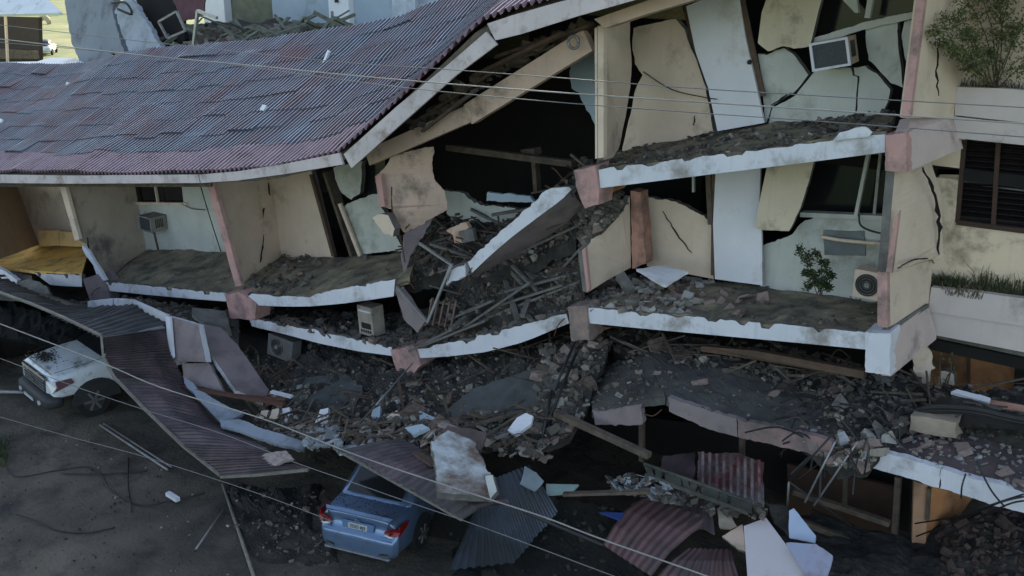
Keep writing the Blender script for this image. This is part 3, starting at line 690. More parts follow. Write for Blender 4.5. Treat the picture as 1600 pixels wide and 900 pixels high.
wp([(1612, 228, 2.2), (1650, 230, 2.2), (1650, 370, 2.2), (1600, 362, 2.2)], .2, cream)
wn2 = pan('window', Y_([(1500, 214), (1620, 222), (1612, 364), (1492, 350)], 2.36), .03, glass, Wg)
for i in range(15):
    yy = 224+i*8.7
    pan('louvre_slat', VV([(1503-i*.75, yy, 2.24), (1612-i*.5, yy+8+i*.25, 2.24), (1612-i*.5, yy+12+i*.25, 2.34), (1503-i*.75, yy+4, 2.34)]), .012, M('louvre_glass', (.022, .014, .012), (.015, .01, .009), 3, .3, 0), wn2)
for x0_, x1_ in ((1507, 1496), (1560, 1552), (1614, 1606)):
    beam('window_frame', V(x0_, 218+(x0_-1507)*.08, 2.22), V(x1_, 347+(x1_-1496)*.13, 2.22), .05, .07, M('dark_brown_frame', (.06, .035, .025)), wn2)
beam('window_frame', V(1495, 347, 2.2), V(1612, 362, 2.2), .08, .08, MATS['dark_brown_frame'], wn2)
crack([(1441, 262, .9), (1455, 290, 1.2), (1466, 330, 1.6), (1468, 370, 1.7), (1466, 398, 1.75)], .07, 12)
crack([(1402, 420, -.02), (1430, 406, .8), (1452, 404, 1.6), (1460, 412, 1.85)], .03, 13)
crack([(1467, 60, .5), (1463, 110, .5), (1466, 150, .6)], .03, 14)
# lower balcony with planter
pan('planter_box', Y_([(1455, 449), (1520, 456), (1640, 472), (1640, 516), (1450, 487)], 1.85), .14, planterm, Wg, back=Vector((0, .14, 0)))
pan('balcony_edge', Y_([(1447, 486), (1640, 515), (1640, 558), (1447, 521)], 1.89), .2, planterm, Wg, back=Vector((0, .2, 0)))
pan('planter_soil', Y_([(1455, 462), (1640, 484), (1640, 492), (1455, 470)], 2.0), .1, soil, Wg, back=Vector((0, .3, 0)))
wp([(1392, 521, .0), (1450, 477, 1.7), (1463, 520, 1.85), (1463, 530, 1.85), (1392, 588, .0)], .16, MATS['pinkish_plaster'], 'floor_beam')
wp([(1387, 513, .05), (1452, 474, 1.7), (1452, 480, 1.7), (1391, 521, .05)], .1, conc, 'slab_lip')
# storey under it, crushed, orange brown inside
wp([(1462, 520, 3.2), (1660, 520, 3.2), (1660, 690, 3.2), (1430, 650, 3.2)], .15, orange)
wp([(1424, 548, 1.9), (1448, 535, 2.0), (1462, 575, 2.0), (1450, 612, 2.0), (1430, 612, 1.9)], .15, cream, jag=.03)
wp([(1470, 580, 2.1), (1490, 585, 2.1), (1488, 606, 2.1), (1466, 608, 2.1)], .15, cream, jag=.03)
wp([(1511, 532, 3.1), (1516, 532, 3.1), (1514, 640, 3.1), (1509, 640, 3.1)], .05, brownw, 'door_frame')
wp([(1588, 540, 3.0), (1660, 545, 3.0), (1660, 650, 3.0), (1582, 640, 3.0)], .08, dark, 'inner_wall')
# floors of the wing (also keep the rooms dark)
for z_, y0_ in ((7.15, 2.3), (4.2, 2.3)):
    vs, fs = [], []; box8(vs, fs, Vector((3.3, (y0_+9)/2, z_)), Vector((2.9, 0, 0)), Vector((0, (9-y0_)/2, 0)), Vector((0, 0, .12))); mesh_obj('floor_slab', vs, fs, conc, Wg)
vs, fs = [], []; box8(vs, fs, Vector((6.4, 5.6, 5.5)), Vector((.1, 0, 0)), Vector((0, 3.3, 0)), Vector((0, 0, 5.5))); mesh_obj('end_wall', vs, fs, cream, Wg)
vs, fs = [], []; box8(vs, fs, Vector((3.3, 9.1, 5.5)), Vector((3.1, 0, 0)), Vector((0, .1, 0)), Vector((0, 0, 5.5))); mesh_obj('rear_wall', vs, fs, cream, Wg)

# ================================================================== LOWER STOREY CANOPIES, RUBBLE SLOPES
LC = thing('ground_floor_canopy', 'grey concrete canopy broken into tilted lengths above the dark ground floor', 'canopy', (0, -1, 0))
SLa = Surf([[(938, 575, .5), (975, 562, .5), (1012, 556, .5)], [(925, 610, -.5), (975, 595, -.5), (1030, 592, -.4)], [(925, 642, -1.25), (985, 634, -1.25), (1040, 622, -1.25)]], 2, .05)
surf_obj('canopy_slab', SLa, 24, 24, canopyf, LC, .14)
pan('canopy_edge', Y_([(925, 641), (960, 640), (1003, 631), (1004, 662), (985, 665), (962, 666), (930, 664)], -1.3), .12, MATS['mauve_plaster'], LC, jag=.02, back=Vector((0, .12, 0)))
SLb = Surf([[(1010, 545, .7), (1120, 560, .7), (1240, 590, .7), (1300, 612, .7)], [(1026, 585, -.3), (1120, 600, -.3), (1240, 632, -.3), (1310, 650, -.3)], [(1042, 621, -1.25), (1110, 643, -1.25), (1210, 668, -1.25), (1300, 692, -1.25)]], 3, .05)
stp = M('stained_pink_plaster', (.3, .19, .18), (.2, .15, .145), 2.5, .9, .5, dirt=(.1, .085, .08), damt=.6)
surf_obj('canopy_slab', SLb, 50, 24, canopyf, LC, .16)
pan('canopy_edge', Y_([(1044, 620), (1110, 644), (1150, 654), (1152, 683), (1108, 671), (1046, 643)], -1.3), .12, MATS['mauve_plaster'], LC, jag=.012, back=Vector((0, .12, 0)))
pan('canopy_edge', Y_([(1151, 654), (1210, 668), (1300, 691), (1296, 716), (1205, 694), (1153, 683)], -1.3), .12, stp, LC, jag=.02, back=Vector((0, .12, 0)))
SLc = Surf([[(1380, 640, .9), (1480, 650, .9), (1640, 680, .9)], [(1370, 672, .0), (1480, 690, .0), (1640, 730, .0)], [(1352, 706, -1.0), (1450, 727, -1.0), (1640, 785, -1.0)]], 4, .05)
surf_obj('canopy_slab', SLc, 40, 24, M('dusty_maroon_canopy_top', (.12, .085, .085), (.08, .065, .065), 1.3, .95, .6, 18, dirt=(.05, .045, .045), dscale=1, damt=.6), LC, .16)
pan('canopy_edge', Y_([(1353, 704), (1400, 713), (1450, 727), (1470, 733), (1467, 762), (1400, 742), (1355, 729)], -1.06), .14, white, LC, jag=.012, back=Vector((0, .14, 0)))
pan('canopy_edge', Y_([(1471, 733), (1540, 752), (1640, 784), (1640, 815), (1540, 785), (1469, 763)], -1.06), .14, white, LC, jag=.015, back=Vector((0, .14, 0)))
for a, b, wd, m in [((1404, 745, .9), (1396, 868, .9), .1, wood), ((1003, 640, -.6), (1003, 720, -.6), .09, wood), ((1160, 680, .4), (1158, 770, .4), .09, wood), ((1322, 715, .9), (1320, 790, .9), .07, wood)]:
    beam('post', V(*a), V(*b), wd, wd, m, LC)
pan('wall', VV([(1428, 752, .8), (1448, 758, .9), (1447, 846, .9), (1424, 884, .8)], ), .1, M('orange_pink_plaster', (.42, .24, .15), dirt=(.15, .09, .06)), LC)
pan('wall', VV([(1448, 757, 1.0), (1520, 778, 2.4), (1500, 805, 2.2), (1447, 850, 1.0)]), .1, orange, LC)
beam('door_frame', V(1452, 762, .9), V(1449, 812, .9), .08, .06, wood, LC)
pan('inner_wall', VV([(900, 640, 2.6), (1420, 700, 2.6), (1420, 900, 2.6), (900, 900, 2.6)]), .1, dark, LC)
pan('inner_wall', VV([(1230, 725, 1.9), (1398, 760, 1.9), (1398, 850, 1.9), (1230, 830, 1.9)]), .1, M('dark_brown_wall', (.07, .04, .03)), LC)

# rubble slope below the sagging middle slab
S1 = Surf([[(372, 528, .8), (470, 535, .9), (600, 548, .9), (700, 556, .9), (850, 536, .9), (960, 520, .9)],
           [(362, 575, -.4), (460, 575, -.3), (580, 585, -.2), (690, 585, -.1), (830, 575, .0), (950, 555, .1)],
           [(380, 620, -1.5), (460, 625, -1.3), (575, 632, -1.2), (690, 630, -1.1), (815, 622, -.8), (930, 600, -.6)],
           [(420, 665, -2.7), (490, 668, -2.5), (585, 672, -2.3), (690, 668, -2.0), (800, 660, -1.7), (915, 645, -1.3)],
           [(440, 690, -3.3), (500, 694, -3.2), (590, 698, -3.0), (690, 700, -2.7), (790, 700, -2.3), (880, 690, -1.8)]], 5, .16, 1.6)
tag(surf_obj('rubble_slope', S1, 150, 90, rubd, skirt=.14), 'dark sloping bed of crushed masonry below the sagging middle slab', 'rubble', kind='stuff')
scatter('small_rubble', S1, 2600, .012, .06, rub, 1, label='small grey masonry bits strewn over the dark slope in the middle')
scatter('pale_rubble', S1, 210, .03, .1, rubl, 2, v=(.35, 1), label='pale plaster crumbs spread over the lower middle slope')
chunk_things('masonry_chunk', S1, 34, .06, .14, rub, 'chunk on the slope below the sagging slab', 'masonry chunks on the middle slope', 3, v=(.15, 1))
chunk_things('plaster_chunk', S1, 30, .06, .15, rubl, 'pale chunk at the foot of the middle slope', 'pale chunks at the foot of the middle slope', 4, v=(.72, 1))
sticks('splintered_timber', S1, 60, .3, 1.3, .04, wood, 'splintered timber sticks scattered over the middle rubble slope', 'timber', 5)
# dust sheet-like smooth concrete planes seen in the slope
# rubble under the right hand middle slab
S2 = Surf([[(950, 520, 1.4), (1080, 528, 1.5), (1220, 545, 1.6), (1360, 575, 1.6), (1440, 600, 1.9), (1640, 620, 2.2)],
           [(960, 545, .8), (1080, 552, .8), (1220, 575, .8), (1340, 605, .8), (1440, 632, .9), (1640, 655, .9)],
           [(1000, 565, .4), (1100, 572, .3), (1220, 600, .2), (1320, 635, .1), (1420, 662, .3), (1640, 690, .3)]], 8, .14, 2)
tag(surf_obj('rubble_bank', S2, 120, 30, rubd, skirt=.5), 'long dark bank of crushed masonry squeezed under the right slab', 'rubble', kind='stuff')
scatter('crushed_masonry', S2, 1500, .012, .065, rub, 11, label='small broken masonry packed along the back of the canopy')
chunk_things('masonry_chunk', S2, 16, .05, .11, rub, 'chunk on the bank under the right slab', 'masonry chunks under the right slab', 12, v=(.3, 1))
sticks('bent_batten', S2, 60, .3, 1.2, .045, wood, 'broken battens lying in the bank under the right slab', 'timber', 13)
pan('timber_lintel', VV([(1095, 541, .5), (1180, 548, .5), (1350, 580, .4), (1350, 592, .4), (1180, 562, .5), (1095, 549, .5)]), .12, brownw); tag(bpy.data.objects['timber_lintel'], 'long brown timber lintel lying below the right slab edge', 'timber')
# heap between the two canopies
S3 = Surf([[(1230, 600, .5), (1300, 605, .5), (1380, 620, .5), (1440, 640, .5)], [(1235, 640, -.3), (1300, 645, -.4), (1360, 655, -.3), (1410, 670, -.3)],
           [(1255, 690, -1.2), (1300, 695, -1.2), (1340, 700, -1.2), (1375, 705, -1.1)], [(1290, 715, -1.35), (1310, 728, -1.4), (1335, 722, -1.4), (1356, 728, -1.25)]], 9, .12, 2)
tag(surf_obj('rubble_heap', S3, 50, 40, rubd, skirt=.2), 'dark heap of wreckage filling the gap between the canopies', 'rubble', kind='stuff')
scatter('heap_rubble', S3, 600, .012, .06, rub, 14, label='broken masonry bits on the heap between the canopies')
scatter('heap_pale_rubble', S3, 60, .03, .1, rubl, 15, v=(.5, 1), label='pale plaster bits spilling over the canopy gap')
chunk_things('plaster_chunk', S3, 10, .07, .13, rubl, 'pale chunk in the canopy gap', 'chunks in the canopy gap', 16, v=(.5, 1))
rng = random.Random(30)
vs, fs = [], []
for i in range(46):
    a = S3.at(rng.random(), rng.uniform(.1, .7)); b = a+Vector((rng.uniform(-.9, .3), rng.uniform(-.8, -.2), rng.uniform(-.9, .35)))
    tube_data(smoothline([a, a.lerp(b, .5)+Vector((rng.uniform(-.1, .1), 0, rng.uniform(.0, .2))), b], 3), rng.uniform(.008, .02), 5, vs, fs)
tag(mesh_obj('bent_rods', vs, fs, blackp), 'tangle of black bent rods and twigs hanging from the canopy gap', 'rods', kind='stuff')
for i, (a, b) in enumerate([((1300, 680, -1.5), (1232, 752, -1.5)), ((1305, 690, -1.5), (1258, 785, -1.5)), ((1232, 752, -1.5), (1330, 822, -.9)), ((1340, 690, -1.4), (1272, 790, -1.4)), ((1358, 700, -1.4), (1350, 740, -1.4)), ((1233, 752, -1.5), (1230, 790, -1.2))]):
    lab = ['long thin rod sloping down left from the canopy gap', 'second dangling rod just right of the longest one', 'rod running from the bend down towards the post', 'rightmost long rod hanging below the canopy gap', 'short rod hanging beside the white canopy end', 'short rod dropping from the bent rod corner'][i]
    tag(tube('hanging_rod', [a, b], .018, steel if i % 2 else blackp), lab, 'rod')
for i, (a, b) in enumerate([((1240, 768, .2), (1390, 818, .2)), ((1268, 800, 1.0), (1345, 830, 1.0)), ((1250, 815, -.2), (1392, 868, .6))]):
    lab = ['long beam lying across the dark ground floor opening', 'short beam behind the long one in the dark opening', 'lowest beam at the foot of the dark opening'][i]
    tag(beam('fallen_beam', V(*a), V(*b), .1, .1, wood), lab, 'beam')

# beam box on the right canopy, chunks on it
bb = thing('concrete_box_beam', 'pale brown concrete beam stub lying on the right canopy', 'beam', V(1455, 690, .1))
pan('beam_face', Y_([(1423, 649), (1450, 652), (1494, 660), (1494, 685), (1470, 682), (1421, 672)], -.1), .3, M('tan_concrete', (.34, .28, .22), dirt=(.2, .16, .12)), bb, jag=.01)
tag(pan('concrete_stub', Y_([(1481, 652), (1496, 652), (1497, 662), (1482, 661)], .1), .3, conc), 'small grey stub standing behind the tan beam', 'concrete stub')
scatter('canopy_crumbs', SLc, 260, .015, .05, rubl, 20, label='white plaster crumbs on the right canopy top', v=(.2, 1))
chunk_things('plaster_chunk', SLc, 13, .05, .11, rubl, 'white lump on the maroon canopy', 'white lumps on the right canopy', 22, v=(.35, .9))
scatter('canopy_crumbs', SLb, 260, .01, .035, rub, 23, label='grey crumbs on the long middle canopy top')
chunk_things('plaster_chunk', SLb, 9, .04, .09, rubl, 'pale lump on the long canopy', 'pale lumps on the middle canopy', 24, v=(.1, .9))
scatter('canopy_crumbs', SLa, 160, .012, .05, rub, 25, label='crumbs on the short tilted canopy length')
# cable bundle / black sheeting lying along the right bank
for i in range(9):
    o_ = rng.uniform(-6, 10)
    tag(tube('loose_cable', [(1395+i*3, 655+o_*.6, .2), (1450, 640+o_, .1), (1520, 642+o_, .0), (1580, 655+o_, -.05), (1650, 668+o_, -.1)], rng.uniform(.018, .04), blackp), 'black cable in the thick bundle lying along the right canopy', 'cable', 'bundled black cables on the right canopy')
tag(pan('black_sheeting', VV([(1450, 640, .5), (1470, 618, .9), (1510, 622, .9), (1560, 640, .6), (1620, 660, .5), (1620, 672, .2), (1540, 662, .1), (1470, 660, .2)]), .05, blackp, jag=.03), 'crumpled black sheeting at the back of the right canopy', 'sheeting')
tag(pan('fallen_white_strip', VV([(1486, 612, .9), (1496, 608, 1.0), (1548, 622, 1.0), (1546, 629, .9)]), .06, white, jag=.01), 'narrow whitish strip lying at the foot of the orange room', 'board')
tag(pan('red_cloth', VV([(1547, 624, 1.2), (1640, 640, 1.2), (1640, 656, 1.0), (1546, 632, 1.0)]), .04, red, jag=.01), 'dull red strip lying behind the black cables', 'cloth')

# ---- debris on the floors
def Sl(F, B, seed, amp=.03): return Surf([[Vector(p) for p in resample(B, 12)], [Vector(p) for p in resample(F, 12)]], seed, amp)
SfR = Sl(fR, bR, 1, .07); SfMR = Sl(fMR, bMR, 2, .07); SfM = Sl(fM, bM, 3, .08); SfL = Sl(f_left, b_left, 4, .05)
scatter('floor_rubble', SfR, 1100, .012, .055, rub, 31, flat=.6,  label='grey rubble carpeting the tilted top slab on the right'); 
chunk_things('masonry_chunk', SfR, 9, .05, .09, conc, 'chunk on the tilted top slab', 'chunks on the right top slab', 32)
scatter('floor_rubble', SfMR, 420, .01, .045, rub, 33, flat=.6,  label='grey rubble strewn over the right middle floor')
scatter('floor_rubble', SfMR, 300, .03, .1, rubl, 34, u=(0, .4), label='pale broken plaster piled by the cream partition on the middle floor')
chunk_things('plaster_chunk', SfMR, 22, .06, .14, rubl, 'pale chunk on the right middle floor', 'chunks on the right middle floor', 35, u=(0, .6), v=(.1, .9))
scatter('floor_rubble', SfM, 1500, .015, .08, rub, 36, label='dark rubble packed on the sagging middle floor')
chunk_things('masonry_chunk', SfM, 22, .06, .13, rub, 'chunk on the sagging middle floor', 'chunks on the sagging middle floor', 37)
scatter('floor_rubble', SfL, 260, .008, .03, rub, 38, flat=.6,  label='fine rubble over the dropped top floor at left')
scatter('floor_rubble', SfL, 130, .02, .08, rub, 39, u=(.5, .66), label='rubble heaped by the cracked partition at left')
chunk_things('masonry_chunk', SfL, 12, .06, .13, conc, 'chunk by the cracked left partition', 'chunks on the left top floor', 40, u=(.45, 1))
tag(pan('plaster_slab', VV([(994, 420, .8), (1040, 414, 1.2), (1075, 424, 1.0), (1040, 445, .5)]), .06, doorw, jag=.02), 'flat white plaster slab lying by the cream back wall', 'slab piece')
tag(pan('plaster_slab', VV([(962, 430, .5), (975, 424, .7), (992, 448, .4), (982, 458, .2)]), .1, conc, jag=.01), 'small tilted grey block leaning at the foot of the jagged partition', 'block')
tag(pan('plaster_slab', VV([(1400, 424, .0), (1437, 404, 0), (1440, 408, 0), (1404, 430, 0)]), .06, white), 'thin white sliver on the pier foot', 'slab piece') if False else None
# slumped rubble and timber inside the hole
S5 = Surf([[(640, 340, 2.2), (700, 340, 2.4), (790, 350, 2.4), (870, 300, 2.4), (930, 250, 2.2)],
           [(640, 385, 1.2), (700, 375, 1.5), (780, 385, 1.5), (860, 350, 1.4), (910, 300, 1.2)],
           [(635, 440, .5), (690, 430, .7), (760, 430, .8), (830, 410, .7), (900, 370, .6)]], 12, .15, 2)
tag(surf_obj('collapsed_fill', S5, 60, 40, rubd, skirt=.3), 'dark wreckage slumped behind the hanging slab edge in the torn middle', 'rubble', kind='stuff')
scatter('hole_rubble', S5, 1000, .015, .08, rub, 50, label='masonry bits on the wreckage behind the hanging edge')
sticks('hole_timber', S5, 70, .4, 1.4, .06, wood, 'broken boards tangled behind the hanging slab edge', 'timber', 51)
S6 = Surf([[(700, 445, 1.0), (800, 400, 1.2), (900, 350, 1.2), (950, 320, 1.2)], [(690, 490, .5), (780, 460, .7), (870, 430, .7), (915, 400, .7)], [(680, 520, .2), (770, 500, .3), (860, 480, .3), (912, 465, .3)]], 14, .16, 2)
tag(surf_obj('crushed_fill', S6, 60, 40, rubd, skirt=.3), 'dark crushed wreckage under the hanging slab edge', 'rubble', kind='stuff')
scatter('fill_rubble', S6, 1000, .015, .08, rub, 52, label='masonry bits under the hanging slab edge')
scatter('fill_rubble', Surf([[(905, 330, .4), (950, 310, .6), (975, 300, .8)], [(905, 395, .3), (930, 370, .4), (960, 340, .7)]], 3, .1), 140, .03, .12, rub, 53, label='rubble spilling beside the pink block and jagged partition')
K = [((752, 500, .3), (905, 440, .5), .12), ((770, 480, .3), (880, 445, .4), .1), ((790, 455, .4), (905, 425, .6), .14), ((700, 500, .2), (770, 470, .2), .1), ((720, 515, .1), (830, 440, .3), .12), ((840, 455, .4), (800, 415, .5), .07), ((800, 400, .6), (930, 340, .8), .14), ((660, 540, -.1), (760, 500, .1), .16), ((640, 548, -.1), (720, 508, .0), .1), ((870, 430, .6), (915, 380, .6), .08)]
for i, (a, b, wd) in enumerate(K):
    lab = ['long grey board lying low under the hanging edge', 'shorter board above the long low board', 'wide board pointing at the jagged partition', 'board stub near the bent metal frame', 'steep board crossing the others under the hanging edge', 'short stick leaning left in the dark void', 'uppermost wide board under the hanging edge', 'wide timber running down to the broken pink block', 'thin timber beside the wide one above the pink block', 'short board at the foot of the jagged partition'][i]
    tag(beam('fallen_board', V(*a), V(*b), wd, .05, M('grey_board', (.15, .14, .13), (.09, .085, .08), 6, .9, .5)), lab, 'board')
# bent aluminium window frame
wf = thing('bent_window_frame', 'bent bare metal window frame hanging open at the torn slab end', 'window frame', V(668, 505, -.2))
for a, b in [((655, 380, .0), (706, 414, -.25)), ((706, 412, -.25), (668, 504, -.3)), ((620, 448, -.1), (669, 504, -.3)), ((703, 416, -.2), (700, 446, -.1))]:
    beam('frame_bar', V(*a), V(*b), .05, .05, alu, wf)
tag(pan('mauve_wall_piece', VV([(616, 452, -.05), (628, 448, -.05), (664, 500, -.1), (652, 520, -.1), (640, 508, -.1), (632, 500, -.1)]), .06, mauve, jag=.01), 'mauve plaster panel hanging below the bent window frame', 'wall piece')
tag(pan('cream_block', VV([(582, 340, .1), (592, 335, .1), (606, 336, .1), (617, 358, .1), (614, 370, .1), (600, 366, .1)]), .2, cream, jag=.015), 'small cream wall block stuck at the edge of the broken panel', 'wall piece')
tag(pan('brick_fragment', VV([(697, 360, 1.2), (716, 352, 1.2), (728, 347, 1.2), (733, 356, 1.2), (716, 366, 1.2), (722, 378, 1.2), (710, 380, 1.2), (708, 368, 1.2)]), .1, brick, jag=.015), 'orange and white brick fragment in the dark torn middle', 'brick piece')
tag(pan('grey_fragment', VV([(716, 362, 1.1), (738, 356, 1.1), (742, 376, 1.1), (722, 380, 1.1)]), .1, conc, jag=.015), 'grey lump right of the orange brick fragment', 'concrete piece')
# slatted brown crate beside the frame
cr = thing('slatted_crate', 'brown slatted timber crate tipped up right of the bent window frame', 'crate', V(690, 510, 0))
for i in range(5):
    a = V(676+i*9, 466+i*1.5, .1+i*.02); b = V(668+i*9, 506+i*1.5, .1); beam('slat', a, b, .07, .03, M('pinkish_wood', (.2, .13, .11), (.13, .09, .08), 6), cr)
beam('rail', V(672, 470, .14), V(716, 477, .2), .05, .05, wood, cr); beam('rail', V(667, 500, .14), V(706, 508, .2), .05, .05, wood, cr)

# ================================================================== LEFT: COLLAPSED CARPORT
def tp(name, label, cat, pts, th, mat, jag=0, group=None, **k):
    return tag(pan(name, pts, th, mat, jag=jag, **k), label, cat, group)
CP = thing('collapsed_carport', 'ribbed maroon carport roof slumped over the white pickup', 'carport', (-14, -3, 0))
Lf = [(-60, 428, -4.4), (0, 458, -4.4), (50, 476, -4.4), (100, 497, -4.4), (160, 526, -4.4), (163, 560, -4.5), (180, 591, -4.55), (229, 642, -4.6), (287, 698, -4.7), (345, 744, -4.7)]
Rt = [(-40, 418, -1.6), (20, 436, -1.6), (70, 462, -1.6), (130, 480, -1.8), (206, 480, -2.2), (262, 506, -2.6), (262, 562, -2.9), (322, 632, -3.2), (400, 690, -3.4)]
LV, RV = VV(Lf), VV(Rt)
def lerp3(P, t): return lerp_poly(P, t)
def seglist(P, k): return [P[i].lerp(P[i+1], j/k) for i in range(len(P)-1) for j in range(k)]+[P[-1]]
LV2 = seglist(VV([(160, 526, -4.4), (163, 560, -4.5), (180, 591, -4.55), (229, 642, -4.6), (287, 698, -4.7), (345, 744, -4.7)]), 2)
RV2 = seglist(VV([(262, 512, -2.6), (264, 552, -2.9), (290, 604, -3.1), (338, 664, -3.4), (420, 706, -3.8), (482, 733, -4.1)]), 2)
for i in range(10):
    corr('roof_sheet', LV2[i], LV2[i+1], RV2[i+1], RV2[i], 5, shm, CP, h=.035, lift=.012*(i % 3), bend=lambda u, v, i=i: .06*math.sin(v*3.1)+.03*math.sin(v*7+i))
LV1 = resample(LV[:5], 7); RV1 = resample(VV([(-40, 418, -1.6), (20, 436, -1.6), (70, 462, -1.6), (130, 480, -1.8), (206, 480, -2.2), (262, 512, -2.6)]), 7)
for i in range(6):
    corr('roof_sheet', LV1[i], LV1[i+1], RV1[i+1], RV1[i], 6, M('grey_sheet_metal', (.07, .07, .072), (.045, .045, .047), 1.8, .6, .3, 12, dirt=(.03, .03, .03)), CP, h=.03, bend=lambda u, v, i=i: .08*math.sin(v*3.1+i))
for a, b in zip(LV, LV[1:]): beam('edge_angle', a+Vector((0, -.02, .03)), b+Vector((0, -.02, .03)), .05, .05, M('dull_edge_metal', (.2, .185, .16), (.13, .12, .1), 8, .6, .2), CP)
RV3 = VV([(345, 745, -4.72), (400, 742, -4.5), (482, 734, -4.2)])
for a, b in zip(RV3, RV3[1:]): beam('edge_angle', a, b, .06, .05, MATS['dull_edge_metal'], CP)
# curved strip of white fascia over the carport
for i, (t, b) in enumerate([([(137, 471), (176, 467)], [(137, 481), (176, 477)]), ([(178, 467), (207, 469)], [(178, 477), (205, 480)]), ([(208, 470), (262, 494)], [(206, 480), (258, 503)])]):
    pan('fascia_board', Y_(t, -2.15)+Y_(b, -2.15)[::-1], .08, white, CP, back=Vector((0, .08, 0)))
# low canopy behind it, grey
Sg = Surf([[(-60, 470, -.1), (60, 466, -.1), (130, 476, .1), (215, 466, .4), (300, 480, .4), (375, 490, .3)], [(-60, 450, -1.4), (40, 452, -1.4), (120, 476, -1.5), (206, 474, -1.6), (290, 505, -1.2), (372, 530, -.6)]], 21, .08)
tag(surf_obj('canopy_debris', Sg, 60, 14, canopyf, skirt=.4), 'grey dusty canopy remains between carport roof and left slab edge', 'rubble', kind='stuff')
scatter('canopy_rubble', Sg, 260, .02, .09, rub, 22, u=(.35, 1), label='small rubble along the canopy remains above the carport')
vs, fs = [], []; box8(vs, fs, Vector((-18.5, .35, .4)), Vector((4, 0, 0)), Vector((0, .15, 0)), Vector((0, 0, .7))); box8(vs, fs, Vector((-28.5, .35, -.1)), Vector((5.9, 0, 0)), Vector((0, .15, 0)), Vector((0, 0, .35))); mesh_obj('storey_shade_block', vs, fs, dark, H)  # near-black box added to give the deep shade under the dropped slab
tp('grey_slab_piece', 'dark grey slab piece tilted below the sun-coloured floor', 'slab piece', [(28, 440, -.7), (48, 436, -.6), (72, 446, -.7), (86, 474, -1.0), (72, 478, -1.2), (45, 470, -1.1), (38, 455, -.9)], .1, conc, .02)
tp('grey_slab_piece', 'narrow pale slab piece under the white broken edge at far left', 'slab piece', [(38, 452, -1.2), (52, 462, -1.2), (66, 474, -1.3), (58, 476, -1.3), (36, 466, -1.2)], .08, MATS['grey_cement'], .015)
# tilted concrete panels right of the carport
tp('upright_slab', 'upright mauve concrete panel with a pale left edge beside the carport roof', 'panel', [(264, 494, -2.6), (310, 508, -2.5), (322, 566, -2.7), (268, 564, -2.9), (262, 550, -2.8)], .16, mauve, .006, edge=white)
tp('slab_edge_trim', 'pale vertical strip along the left side of the mauve panel', 'trim', [(258, 494, -2.65), (265, 495, -2.65), (270, 558, -2.95), (265, 565, -2.95)], .06, white)
tp('fallen_slab', 'squat grey panel lying below the upright mauve panel', 'panel', [(284, 568, -2.7), (326, 567, -2.6), (350, 612, -2.9), (318, 605, -3.0), (290, 602, -3.0)], .1, mauve, .008)
tp('fallen_slab', 'bluish white panel wedge beneath the rusty bar', 'panel', [(285, 586, -3.1), (310, 608, -3.15), (345, 630, -3.2), (380, 645, -3.2), (355, 660, -3.5), (342, 656, -3.5), (312, 625, -3.4), (290, 600, -3.2)], .08, MATS['dull_blue_render'], .015)
tp('fallen_slab', 'long mauve slab panel sloping down to the rusty bar', 'panel', [(312, 505, -1.9), (345, 512, -1.6), (372, 540, -1.4), (420, 608, -2.1), (412, 628, -2.4), (368, 610, -2.6), (340, 570, -2.4), (322, 535, -2.2)], .12, mauve, .01, edge=white)
tp('fallen_slab', 'grey panel standing between the mauve slab and the pink block', 'panel', [(300, 480, -.6), (352, 486, -.4), (362, 520, -.8), (345, 515, -1.0), (318, 505, -1.2), (300, 490, -.9)], .1, conc, .01)
tag(beam('rusty_bar', V(284, 604, -3.2), V(444, 632, -2.9), .1, .06, rust), 'flat rusty steel bar lying across the tilted panels', 'steel bar')
tag(beam('rusty_bar', V(350, 616, -3.0), V(446, 624, -2.8), .06, .05, rust), 'thinner rusty bar just above the flat one', 'steel bar')
tag(beam('white_trim', V(424, 612, -2.5), V(456, 620, -2.4), .1, .05, white), 'short white trim piece at the end of the rusty bars', 'trim')
tp('fallen_slab', 'pale bluish strip panel lying at the foot of the maroon carport sheets', 'panel', [(342, 656, -3.6), (372, 655, -3.55), (420, 672, -3.5), (478, 690, -3.5), (474, 703, -3.7), (420, 690, -3.8), (372, 672, -3.8), (345, 666, -3.7)], .07, MATS['dull_blue_render'], .015)
tp('plywood_sheet', 'weathered reddish board with torn edge above the sheet corner', 'board', [(388, 722, -4.2), (415, 708, -4.1), (446, 704, -4.0), (458, 716, -4.1), (430, 728, -4.3), (402, 730, -4.4)], .05, M('worn_pale_board', (.32, .26, .24), (.2, .16, .15), 5, .9, .5, dirt=(.1, .09, .085), damt=.5), .02)
# ribbed purple sheet over the blue sedan
PS = thing('fallen_sheet_roof', 'purplish ribbed roof sheets lying over the rear of the blue sedan', 'roof sheets', V(680, 760, -3.8))
q = VV([(532, 706, -3.9), (640, 756, -4.4), (722, 812, -4.7), (800, 790, -4.2), (760, 755, -3.6), (700, 715, -3.2), (632, 690, -3.1)])
corr('roof_sheet', q[0], q[0].lerp(q[2], .5), q[6].lerp(q[4], .5), q[6], 9, shm, PS, h=.035, bend=lambda u, v: .08*math.sin(v*3.1))
corr('roof_sheet', q[0].lerp(q[2], .49), q[2], q[3], q[6].lerp(q[4], .5), 9, shm, PS, h=.035, lift=.02, bend=lambda u, v: .1*math.sin(v*3.1))
beam('edge_angle', q[0], q[2], .05, .04, MATS['dull_edge_metal'], PS)
tag(beam('loose_plank', V(622, 692, -3.0), V(680, 726, -3.8), .16, .05, brownw), 'brown plank lying on the purplish sheets', 'plank')
